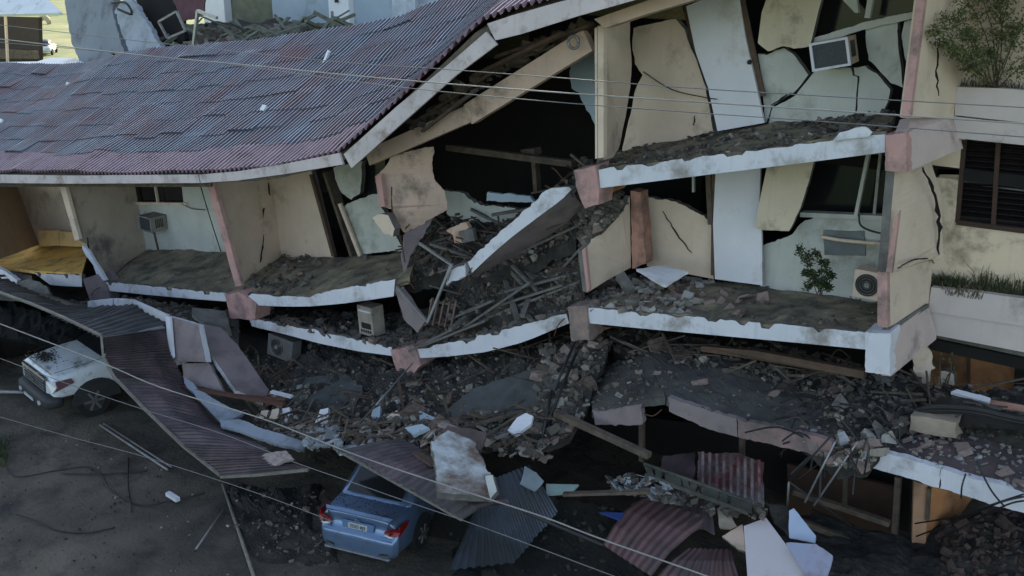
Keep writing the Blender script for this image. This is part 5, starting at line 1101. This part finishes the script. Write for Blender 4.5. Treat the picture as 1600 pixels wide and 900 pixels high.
ac_box('condenser_unit', 'round fan condenser unit on the right middle floor beside the pier', 'air conditioner', V(1359, 468, 1.3), .62, .5, .3, (0, 0, 0), cream, 'cond')
ac_box('condenser_unit', 'dusty grey condenser tipped in the rubble below the middle slab', 'air conditioner', V(436, 560, .0), .9, .55, .3, (R(-8), R(3), 0), M('dusty_grey_casing', (.14, .135, .13)), 'cond')
t = ac_box('beige_cabinet', 'beige appliance cabinet with a dark slot standing on the sagging floor', 'appliance', V(573, 524, .35), .46, .7, .35, (0, R(4), R(-8)), M('beige_casing', (.34, .3, .25), dirt=(.15, .13, .12)), 'none0') if False else None
t = thing('beige_cabinet', 'beige appliance cabinet with a dark slot standing on the sagging floor', 'appliance', V(573, 524, .35), (0, R(-4), R(-6)))
for nm, cx, cz, hx, hz, dy, m in (('casing', 0, .36, .26, .36, .18, M('beige_casing', (.36, .31, .26), dirt=(.15, .13, .12))), ('slot', .02, .24, .17, .07, .006, blackp), ('front_lip', .0, .60, .22, .02, .012, white)):
    vs, fs = [], []; box8(vs, fs, Vector((cx, (.18 if nm == 'casing' else -.004), cz)), Vector((hx, 0, 0)), Vector((0, dy, 0)), Vector((0, 0, hz))); mesh_obj(nm, vs, fs, m, t, local=True)
for k in range(5):
    vs, fs = [], []; box8(vs, fs, Vector((-.16+k*.08, -.004, .1)), Vector((.025, 0, 0)), Vector((0, .006, 0)), Vector((0, 0, .035))); mesh_obj('vent', vs, fs, blackp, t, local=True)

# ================================================================== PLANTS
def leaves(vs, fs, c, rad, n, ls, rng, squash=(1, 1, 1), droop=0):
    for _ in range(n):
        d = Vector((rng.gauss(0, 1), rng.gauss(0, 1), rng.gauss(0, 1))); d.normalize(); r_ = rad*rng.random()**.5
        p = c+Vector((d.x*squash[0], d.y*squash[1], d.z*squash[2]))*r_
        a = Vector((rng.gauss(0, 1), rng.gauss(0, 1), rng.gauss(0, .7)-droop)).normalized(); b = a.cross(Vector((rng.gauss(0, 1), rng.gauss(0, 1), rng.gauss(0, 1)))).normalized()
        s_ = ls*rng.uniform(.6, 1.3); i = len(vs)
        vs += [p, p+a*s_*.5+b*s_*.2, p+a*s_, p+a*s_*.5-b*s_*.2]; fs.append((i, i+1, i+2, i+3))
def bush(name, label, cat, base, tips, rad, nleaf, ls, seed, stem=.015, squash=(1, 1, .9), droop=0, lm=None):
    rng = random.Random(seed); t = thing(name, label, cat, base); sv_, sf_ = [], []; lv, lf = [], []
    for tip in tips:
        mid = base.lerp(tip, .5)+Vector((rng.uniform(-.1, .1), rng.uniform(-.1, .1), rng.uniform(0, .15)))
        L_ = smoothline([base+Vector((rng.uniform(-.06, .06), 0, 0)), mid, tip], 5); tube_data(L_, stem, 5, sv_, sf_, taper=.35)
        for q_ in (.5, .7, .85, 1, 1): leaves(lv, lf, lerp_poly(L_, q_), rad*rng.uniform(.6, 1.1), nleaf, ls, rng, squash, droop)
    mesh_obj('stem', sv_, sf_, barkm, t); o = mesh_obj('foliage', lv, lf, lm or leafm, t); return t
tips = [V(x, y, yy) for x, y, yy in [(1462, 48, .2), (1480, 30, .5), (1476, 66, .45), (1498, 78, .8), (1500, 20, .9), (1518, 50, 1.2), (1545, 80, 1.5), (1560, 0, 1.8), (1585, 40, 1.7), (1612, 95, 1.6), (1620, 10, 1.8), (1530, -15, 1.7), (1580, -20, 1.8), (1515, 104, 1.4), (1505, -10, 1.0)]]
bush('balcony_tree', 'feathery green shrub growing from the top balcony planter', 'shrub', V(1555, 140, 1.9), tips, .2, 70, .062, 41, .012, squash=(1.2, .8, .8), droop=.6)
tips = [V(x, y, yy) for x, y, yy in [(1250, 388, 1.0), (1262, 400, 1.0), (1275, 394, 1.1), (1288, 410, 1.1), (1300, 430, 1.2), (1258, 425, .9), (1272, 430, 1.0), (1295, 450, 1.2), (1283, 440, 1.0), (1262, 448, .9)]]
bush('slab_bush', 'dark leafy bush growing on the right middle floor', 'bush', V(1280, 462, 1.0), tips, .085, 34, .07, 42, .009, droop=.1, lm=M('dark_leaf', (.045, .06, .022), (.028, .04, .014), 3, .6, 0, island=.45))
def tuft(name, label, S, n, h_, seed, mat=drym, u=(0, 1), v=(0, 1), lean=.5):
    rng = random.Random(seed); vs, fs = [], []
    for _ in range(n):
        p = S.at(rng.uniform(*u), rng.uniform(*v)); hh = h_*rng.uniform(.35, 1.1); a = rng.uniform(0, 6.28)
        d = Vector((math.cos(a), math.sin(a), 0))*hh*lean*rng.random(); s_ = Vector((.006, .004, 0)); i = len(vs)
        vs += [p-s_, p+s_, p+d*.4+Vector((0, 0, hh*.6))+s_*.8, p+d*.4+Vector((0, 0, hh*.6))-s_*.8, p+d+Vector((0, 0, hh*(.95-.5*rng.random()*lean)))]
        fs += [(i, i+1, i+2, i+3), (i+3, i+2, i+4)]
    o = mesh_obj(name, vs, fs, mat); tag(o, label, 'grass', kind='stuff')
Sp = Surf([[(1458, 455, 2.25), (1540, 464, 2.25), (1650, 482, 2.25)], [(1458, 460, 2.05), (1540, 470, 2.05), (1650, 488, 2.05)]], 3, .02)
tuft('planter_grass', 'dry grass growing out of the lower balcony planter', Sp, 800, .4, 43, lean=.9)
tuft('planter_weeds', 'dark weeds clumped at the left end of the lower planter', Sp, 700, .5, 44, MATS['dark_leaf'], (.0, .3), lean=.9)
tuft('planter_weeds', 'taller weeds at the right part of the lower planter', Sp, 380, .7, 45, MATS['dark_leaf'], (.4, .95), lean=.9)
tuft('hanging_grass', 'dead grass hanging over the face of the lower planter', Surf([[(1470, 452, 1.84), (1530, 459, 1.84)], [(1480, 462, 1.82), (1535, 470, 1.82)]], 3, .0), 60, .22, 46, lean=1.4)
Spt = Surf([[(1495, 140, 2.0), (1650, 150, 2.0)], [(1495, 144, 1.92), (1650, 155, 1.92)]], 3, .02)
tuft('planter_grass', 'grass at the foot of the shrub in the top balcony planter', Spt, 300, .25, 47, drym)
tips = [V(x, y, yy) for x, y, yy in [(1450, 560, 2.3), (1470, 540, 2.3), (1485, 552, 2.2), (1492, 575, 2.2), (1460, 600, 2.1)]]
bush('dead_vine', 'dark bare vine and hanging wires under the lower balcony', 'vine', V(1468, 636, 1.6), tips, .07, 6, .06, 48, .018)

# ================================================================== YARD
for i, (a, b, r_, m) in enumerate([((156, 664), (262, 734), .03, steel), ((162, 662), (268, 730), .025, steel), ((348, 756), (398, 905), .035, MATS['dull_edge_metal']), ((306, 858), (350, 796), .022, steel), ((-20, 612), (50, 613), .05, steel)]):
    lab = ['lower of two parallel pipes lying beside the pickup', 'upper of two parallel pipes lying beside the pickup', 'long pale pole lying from the carport corner to the bottom edge', 'short thin rod lying left of the long pale pole', 'grey pipe lying at the left edge near the pickup bumper'][i]
    tag(tube('ground_pipe' if r_ != .022 else 'ground_rod', [G(*a, r_+.05), G(*b, r_+.05)], r_, m), lab, 'pipe')
for i, pp in enumerate([[(10, 730), (30, 745), (90, 735), (140, 730), (160, 745), (170, 762), (200, 783), (230, 790), (262, 783), (290, 778), (320, 770)], [(95, 740), (160, 741), (230, 736)], [(22, 802), (60, 815), (95, 830), (140, 832), (180, 824)], [(200, 715), (200, 760), (206, 800)]]):
    lab = ['longest dark cable snaking across the yard', 'straight dark cable crossing the yard', 'lower curved dark cable on the yard at left', 'short dark cable lying towards the viewer in the yard'][i]
    tag(tube('yard_cable', [G(x, y, .05) for x, y in pp], .016, blackp), lab, 'cable')
SY = Surf([[tuple(G(-100, 700, .03)), tuple(G(200, 700, .03)), tuple(G(500, 700, .03))], [tuple(G(-100, 930, .03)), tuple(G(200, 930, .03)), tuple(G(520, 930, .03))]], 1, .0)
SY.rows = [[G(-60, 640, .05), G(150, 690, .05), G(380, 760, .05), G(640, 890, .05)], [G(-60, 930, .05), G(150, 930, .05), G(380, 930, .05), G(640, 930, .05)]]
scatter('yard_grit', SY, 700, .006, .022, rubd, 70, label='dark grit and small stones over the yard'); scatter('yard_pebbles', SY, 60, .008, .03, rubl, 71, label='pale pebbles dotted over the yard')
tag(beam('white_block', G(262, 771, .1), G(278, 781, .1), .1, .08, white), 'small white block lying on the yard cable', 'block')
tuft('yard_weeds', 'dark weeds at the left edge of the yard', Surf([[G(-30, 690, .05), G(15, 690, .05)], [G(-30, 730, .05), G(12, 730, .05)]], 3, 0), 500, .2, 49, MATS['dark_leaf'])
S11 = Surf([[G(330, 740, .1), G(420, 745, .1), G(520, 740, .1)], [G(350, 800, .1), G(430, 830, .1), G(510, 820, .1)], [G(380, 880, .05), G(450, 890, .05), G(600, 900, .05)]], 5, .12, 2)
S11.fade = .28
tag(surf_obj('dirt_pile', S11, 60, 50, M('dark_dirt', (.036, .032, .028), (.018, .016, .015), 2.5, .95, 1.2, 12), skirt=.2), 'low dark dirt pile between the pale pole and the blue sedan', 'dirt', kind='stuff')
scatter('dirt_pile_grit', S11, 420, .006, .05, rub, 73, label='grit on the low dirt pile left of the sedan')

# ================================================================== OVERHEAD WIRES
def wire(label, pts, y, r_, m):
    tag(tube('overhead_wire', [V(px, py, y+(px-800)*.0) for px, py in pts], r_, m, k=6), label, 'wire')
wire('upper of the three wires across the roof and top storey', [(-60, 33), (0, 39), (200, 62), (510, 95), (692, 108), (880, 122), (1070, 137), (1300, 151), (1600, 168), (1680, 173)], -6, .0055, wirem)
wire('middle and thickest of the three wires across the roof', [(-60, 55), (0, 61), (200, 84), (400, 103), (540, 117), (700, 131), (880, 145), (1070, 158), (1300, 173), (1600, 193), (1680, 198)], -6, .0085, wirel)
wire('lowest of the three wires across the roof and top storey', [(-60, 60), (0, 66), (200, 84), (330, 97), (500, 120), (641, 138), (850, 158), (1070, 175), (1300, 191), (1600, 214), (1680, 220)], -6, .0055, wirem)
wire('bright thick wire descending over the pickup and blue sedan', [(-60, 484), (0, 506), (157, 566), (250, 605), (400, 651), (475, 679), (562, 713), (674, 751), (761, 779), (850, 808), (939, 842), (1101, 899), (1160, 922)], -7, .0095, wirel)
wire('dark wire under the bright thick one, from the left edge', [(-60, 540), (0, 560), (112, 602), (225, 640), (330, 672), (400, 698), (462, 723), (534, 748), (640, 785), (760, 826), (940, 893), (1000, 915)], -6.6, .0065, wirem)
wire('stout dark cable branch ending under the maroon sheets', [(820, 800), (870, 822), (942, 852)], -6.9, .02, blackp)
wire('faint wire low over the yard towards the sedan', [(-40, 640), (100, 680), (230, 715), (400, 770), (520, 815)], -8, .005, wirem)

# ================================================================== BACKGROUND
tp('slab_wall', 'big grey blue slab leaning behind the left part of the roof', 'slab', [(97, -20, 9), (178, -20, 9), (176, 20, 8.6), (183, 45, 8.4), (197, 92, 8), (130, 108, 8), (112, 68, 8.4)], .3, greyb, .03)
tp('slab_wall', 'lighter grey blue slab tapering down behind the roof ridge', 'slab', [(200, -10, 9), (222, 24, 8.6), (250, 71, 8), (252, 84, 8), (206, 90, 8), (184, 34, 8.4), (180, 16, 8.6)], .25, M('pale_grey_blue_slab', (.34, .38, .42), (.3, .33, .37), .8, .9, .2, dirt=(.2, .21, .22)), .04)
tag(tube('bent_reinforcement', [(174, 5, 8.3), (196, 4, 8.2), (206, 22, 8.1), (184, 14, 8.1)], .05, blackp), 'dark bent reinforcement on the lighter leaning slab', 'steel bar')
tp('maroon_sheet', 'dull maroon sheet behind the ridge debris', 'sheet', [(262, -20, 9.5), (322, -20, 9.5), (318, 24, 9.2), (284, 34, 9.2)], .05, M('dull_maroon', (.11, .05, .06)), .03)
tp('dark_gable', 'dark brown broken wall between the leaning slabs and maroon sheet', 'wall', [(205, -20, 9.8), (275, -20, 9.8), (290, 60, 9.4), (262, 84, 9), (246, 70, 9.1), (222, 24, 9.4)], .2, dark, .03)
SB = Surf([[(225, 66, 12), (290, 40, 12), (350, 34, 12), (430, 34, 12), (500, 40, 12), (545, 50, 12)], [(210, 84, 10), (280, 66, 10), (350, 52, 10), (430, 50, 10), (500, 48, 10), (560, 56, 10)], [(180, 112, 8), (280, 92, 8), (350, 84, 8), (430, 72, 8), (520, 62, 8), (570, 60, 8)]], 31, .2, 1)
tag(surf_obj('ridge_debris', SB, 70, 24, rubd, skirt=5), 'heap of dark wreckage behind the roof ridge', 'rubble', kind='stuff')
scatter('ridge_rubble', SB, 500, .05, .22, rub, 74, v=(.4, .9), label='masonry bits on the wreckage behind the ridge')
sticks('ridge_timber', SB, 90, .8, 2.4, .12, M('grey_green_board', (.16, .17, .13), (.08, .09, .07), 5), 'broken boards on the wreckage behind the ridge', 'timber', 75, v=(.4, .9))
lf_ = thing('bent_post', 'pale bent metal post rising above the roof ridge', 'post', V(301, 82, 8))
for a, b in (((301, 84), (309, 17)), ((309, 17), (339, 28))): beam('bar', V(*a, 7.6), V(*b, 7.6), .1, .1, alu, lf_)
ff_ = thing('torn_window_frame', 'torn pale window frame lying behind the ridge by the leaning slabs', 'window frame', V(265, 70, 8.4))
for a, b in (((248, 34), (276, 18)), ((276, 18), (290, 48)), ((290, 48), (262, 60)), ((262, 60), (248, 34))): beam('frame_bar', V(*a, 8.6), V(*b, 8.6), .08, .08, steel, ff_)
BB = thing('blue_building', 'pale blue two tone building standing behind the roof ridge', 'building', (-20, 15, 0))
for i, (x0_, x1_, m, yy) in enumerate([(318, 351, bwhite, 15), (351, 426, M('olive_shadow_render', (.16, .17, .12), dirt=(.1, .1, .08)), 15.4), (426, 514, bluew, 15), (514, 545, bwhite, 14.7), (545, 613, bluew, 15), (613, 649, M('pale_render', (.5, .56, .62)), 14.8), (649, 860, bluew, 15)]):  # olive stretch has its shadow put into the wall colour
    a = V(x0_, 20, yy); b = V(x1_, 20, yy); vs, fs = [], []; box8(vs, fs, Vector(((a.x+b.x)/2, yy+2, 7.5)), Vector(((b.x-a.x)/2, 0, 0)), Vector((0, 2, 0)), Vector((0, 0, 7.5))); mesh_obj('wall' if m is not bwhite else 'pilaster', vs, fs, m, BB)
beam('dark_bar', V(525, -5, 14.6), V(526, 4, 14.6), .12, .1, blackp, BB)
hs = thing('far_house', 'dark open shed with a pale overhanging roof at the far upper left', 'shed', V(30, 95, 28))
pan('roof', VV([(-60, -14, 26), (60, -14, 26), (98, 20, 24), (-60, 24, 24)]), .2, bwhite, hs)
pan('wall', VV([(-60, 24, 28), (60, 27, 28), (62, 96, 28), (-60, 110, 28)]), .2, M('dark_timber_wall', (.04, .032, .028)), hs, back=Vector((0, .3, 0)))
pan('fence_board', VV([(-60, 72, 27), (58, 80, 27), (60, 92, 27), (-60, 92, 27)]), .1, wood, hs)
beam('post', V(8, 15, 26), V(12, 96, 26), .16, .16, cream, hs)
tp('white_sheet_roof', 'low white sheet roof just behind the left end of the ridge', 'roof', [(-60, 100, 7.5), (0, 97, 7.5), (58, 96, 8.5), (78, 90, 9), (118, 91, 8.6), (142, 103, 7.4), (140, 112, 7), (-60, 110, 7)], .1, bwhite)
ar = thing('garden_arch', 'small pale stone garden arch by the sunlit grass', 'arch', V(70, 55, 60))
tube('arch_ring', [(60, 52, 60), (61, 34, 60), (68, 27, 60), (76, 33, 60), (78, 50, 60)], .35, M('yellow_stone', (.5, .42, .25)), ar)
tube('arch_base', [(60, 56, 60), (80, 56, 60)], .4, MATS['yellow_stone'], ar)
cw = thing('white_car', 'tiny white parked car beyond the dark shed', 'car', G(72, 84)+Vector((0, 0, 0)), (0, 0, R(50)))
loft('body', [(-2.1, [(0, .3), (.6, .3), (.75, .4), (.78, .6), (.7, .7), (0, .75)]), (-1.2, [(0, .25), (.8, .25), (.88, .4), (.88, .7), (.8, .9), (0, .95)]), (1.3, [(0, .25), (.8, .25), (.88, .4), (.88, .7), (.8, .9), (0, .95)]), (2.1, [(0, .3), (.6, .3), (.75, .4), (.78, .6), (.7, .7), (0, .75)])], bwhite, cw, 1)
loft('cabin', [(-1.3, [(0, .8), (.6, .8), (.7, .85), (0, .95)]), (-.6, [(0, .8), (.6, .8), (.6, 1.4), (0, 1.45)]), (.6, [(0, .8), (.6, .8), (.6, 1.4), (0, 1.45)]), (1.1, [(0, .8), (.6, .8), (.7, .85), (0, .95)])], glass, cw, 1)
for s in (-1, 1):
    for y_ in (-1.2, 1.2): wheel(cw, (s*.8, y_, .3), .32, .2, s)
rng = random.Random(77)
for i, (px, d, hh, lab) in enumerate([(80, 190, 22, 'leafy green tree left of the leaning slab'), (100, 210, 26, 'taller green tree right beside the leaning slab'), (62, 200, 20, 'green tree above the garden arch'), (30, 205, 22, 'green tree behind the pale shed roof'), (118, 170, 16, 'low green tree hidden by the leaning slab')]):
    r_ = ray(px, 60); r_.z = 0; r_.normalize(); b = Vector((CAM.x, CAM.y, 0))+r_*d
    t = thing('far_tree', lab, 'tree', b, None, 'trees by the sunlit field'); v, f = tube_data([b, b+Vector((.2, 0, hh*.35)), b+Vector((0, .2, hh*.7))], .3, 7, taper=.4); mesh_obj('trunk', v, f, barkm, t)
    lv, lf2 = [], []
    for k in range(14): leaves(lv, lf2, b+Vector((rng.uniform(-5, 5), rng.uniform(-4, 4), hh*rng.uniform(.2, 1))), 3, 170, .7, rng, (1, 1, .7))
    mesh_obj('crown', lv, lf2, M('sunny_leaf', (.07, .13, .03), (.05, .09, .02), 2, .6, 0, island=.4), t)
# flecks on the roof
for i, (px, py, w_, h_) in enumerate([(412, 170, .15, .15), (509, 92, .07, .4), (106, 131, .1, .1), (2, 190, .16, .14)]):
    r_ = ray(px, py); lo, hi = 10, 60
    for _ in range(40):
        m_ = (lo+hi)/2; p = CAM+r_.normalized()*m_
        tt = (p.y+.95)/5.95; z = roof_pt(p.x, min(1, max(0, tt))).z
        if p.z > z+.08: lo = m_
        else: hi = m_
    vs, fs = [], []; box8(vs, fs, p, Vector((w_/2, 0, 0)), Vector((0, h_*.3, h_*.45)), Vector((0, -.03, .02)), .2, random.Random(i))
    tag(mesh_obj('white_scrap', vs, fs, bwhite), ['square white scrap in the middle of the roof', 'thin upright white scrap near the right of the roof ridge', 'small pale scrap on the left of the roof', 'pale scrap at the left edge of the roof'][i], 'scrap')

# smooth dusty concrete planes lying in the slopes
for lab, pts in [('smooth dark grey slab plane in the right part of the slope below the middle slab', [(742, 606, -.9), (845, 572, -.3), (866, 586, -.5), (852, 622, -1.1), (800, 655, -1.7), (712, 660, -1.9), (700, 640, -1.6)]),
                 ('smooth dusty slab plane in the left part of the slope below the middle slab', [(462, 590, -.6), (540, 584, -.4), (566, 605, -.8), (552, 640, -1.5), (480, 645, -1.8), (452, 615, -1.2)]),
                 ('narrow dusty slab plane between rods left of the short canopy', [(858, 560, -.1), (884, 556, -.1), (866, 612, -1.1), (838, 634, -1.5)])]:
    tp('dusty_slab', lab, 'slab', pts, .1, M('dusty_dark_slab', (.085, .09, .088), (.06, .062, .06), 2, .95, .7, 16, dirt=(.04, .04, .038), damt=.5), .04)
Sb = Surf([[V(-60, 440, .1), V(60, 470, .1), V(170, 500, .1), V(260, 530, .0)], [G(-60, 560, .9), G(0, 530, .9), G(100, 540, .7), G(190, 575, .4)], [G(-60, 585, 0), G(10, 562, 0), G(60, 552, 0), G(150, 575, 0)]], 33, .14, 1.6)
tag(surf_obj('carport_shade_heap', Sb, 50, 24, M('shade_black', (.013, .012, .011), (.007, .007, .0065), 3, .95, 1), skirt=.3), 'black heap standing in for the deep shade under the carport behind the pickup', 'rubble', kind='stuff')  # dark heap added; its black puts in the shade under the carport

# bent reinforcement bars sticking out of torn concrete
for i, (a, b, c_, lab) in enumerate([((888, 292, -.1), (870, 268, -.3), (862, 262, -.2), 'bent bar above the upper end of the hanging slab edge'), ((617, 448, 0), (636, 440, -.1), (648, 452, -.1), 'bent bar at the right end of the left slab edge'),
    ((612, 548, 0), (622, 530, -.2), (640, 524, -.2), 'bent bar at the sagging low point of the middle slab'), ((886, 494, 0), (872, 508, -.2), (866, 525, -.2), 'bent bar left of the concrete bracket block'),
    ((1296, 700, -1.2), (1318, 704, -1.5), (1332, 716, -1.5), 'bent bar leaving the right end of the long canopy edge'), ((1354, 715, -1.05), (1338, 708, -1.3), (1326, 690, -1.3), 'bent bar at the left end of the white canopy edge'),
    ((1004, 645, -1.2), (1020, 650, -1.3), (1034, 640, -1.3), 'bent bar bridging the crack between the first two canopy lengths'), ((738, 418, -.2), (724, 440, -.3), (716, 462, -.3), 'bent bar dangling from the lower end of the hanging slab edge'),
    ((975, 330, 1.1), (962, 322, 1.0), (950, 332, 1.0), 'bent bar at the jagged top of the cream partition'), ((166, 446, 0), (150, 452, -.2), (142, 462, -.2), 'bent bar at the left end of the dropped slab edge')]):
    tag(tube('bent_bar', [a, b, c_], .011, rust, k=4), lab, 'steel bar')

S12 = Surf([[V(655, 790, -3.0), V(800, 760, -2.0), V(900, 765, -1.6), V(990, 780, -1.3)], [V(660, 850, -3.0), V(790, 840, -2.4), V(900, 830, -2.2), V(1000, 860, -2.2)], [G(640, 915, .0), G(780, 930, .0), G(900, 940, .05), G(1040, 950, .1)]], 41, .14, 1.4)
S12.fade = .3
tag(surf_obj('shade_debris_bed', S12, 50, 36, MATS['shade_black'], skirt=.3), 'debris bed with shade painted black between the sedan and the maroon sheets', 'rubble', kind='stuff')  # bed's black colour stands mostly for shade beside the sedan
scatter('bed_grit', S12, 350, .01, .05, rubd, 81, label='dark grit on the shade-black debris bed right of the sedan')

# flatter, larger broken pieces among the rubble
for S_, n_, lab, grp, sd_, uu_, vv_ in ((S1, 26, 'flat slab piece on the slope below the sagging slab', 'flat pieces on the middle slope', 91, (0, 1), (.1, .95)), (S5, 14, 'flat slab piece behind the hanging slab edge', 'flat pieces behind the hanging edge', 92, (.1, .9), (.2, .9)),
        (S6, 16, 'flat slab piece under the hanging slab edge', 'flat pieces under the hanging edge', 93, (0, .9), (.2, .9)), (SfM, 12, 'flat slab piece on the sagging middle floor', 'flat pieces on the sagging floor', 94, (0, 1), (.2, .9)),
        (S2, 14, 'flat slab piece on the bank under the right slab', 'flat pieces under the right slab', 95, (0, 1), (.2, .9)), (S7, 16, 'flat plaster piece in the debris row', 'flat pieces in the debris row', 96, (0, 1), (.1, .9)), (SfMR, 8, 'flat plaster piece on the right middle floor', 'flat pieces on the right middle floor', 97, (0, .6), (.2, .9)),
        (S3, 6, 'flat piece in the canopy gap heap', 'flat pieces in the canopy gap', 98, (0, 1), (.2, .8))):
    chunk_things('slab_fragment', S_, n_//2, .1, .24, rub, 'dull '+lab, grp, sd_, u=uu_, v=vv_, flat=.22, cat='fragment')
    chunk_things('slab_fragment', S_, n_-n_//2, .08, .19, rubl if S_ is S7 or S_ is SfMR else conc, 'paler '+lab, grp, sd_+20, u=uu_, v=vv_, flat=.22, cat='fragment')
sticks('ceiling_batten', S5, 8, .9, 1.9, .09, MATS['grey_board'], 'grey board tangled behind the hanging slab edge', 'board', 131, joined=False, group='boards behind the hanging edge')
sticks('ceiling_batten', S6, 9, .9, 2.0, .09, MATS['grey_board'], 'grey board jammed under the hanging slab edge', 'board', 132, joined=False, group='boards under the hanging edge')
sticks('ceiling_batten', S1, 8, .7, 1.6, .07, brownw, 'brown batten lying on the slope below the middle slab', 'board', 133, joined=False, group='battens on the middle slope')
scatter('loose_wire_bits', S7, 0, 0.1, .1, rub, 1) if False else None
rng = random.Random(99); vs, fs = [], []
for i in range(60):
    S_ = rng.choice((S1, S6, S2, S7, S3)); a = S_.at(rng.random(), rng.random()); b = a+Vector((rng.uniform(-.9, .9), rng.uniform(-.5, .3), rng.uniform(-.15, .25)))
    tube_data(smoothline([a, a.lerp(b, .4)+Vector((0, 0, rng.uniform(.05, .3))), b], 5), rng.uniform(.006, .013), 5, vs, fs)
tag(mesh_obj('loose_wires', vs, fs, M('dull_wire', (.08, .06, .05))), 'loose wires and thin bent bars strewn through the rubble', 'wires', kind='stuff')
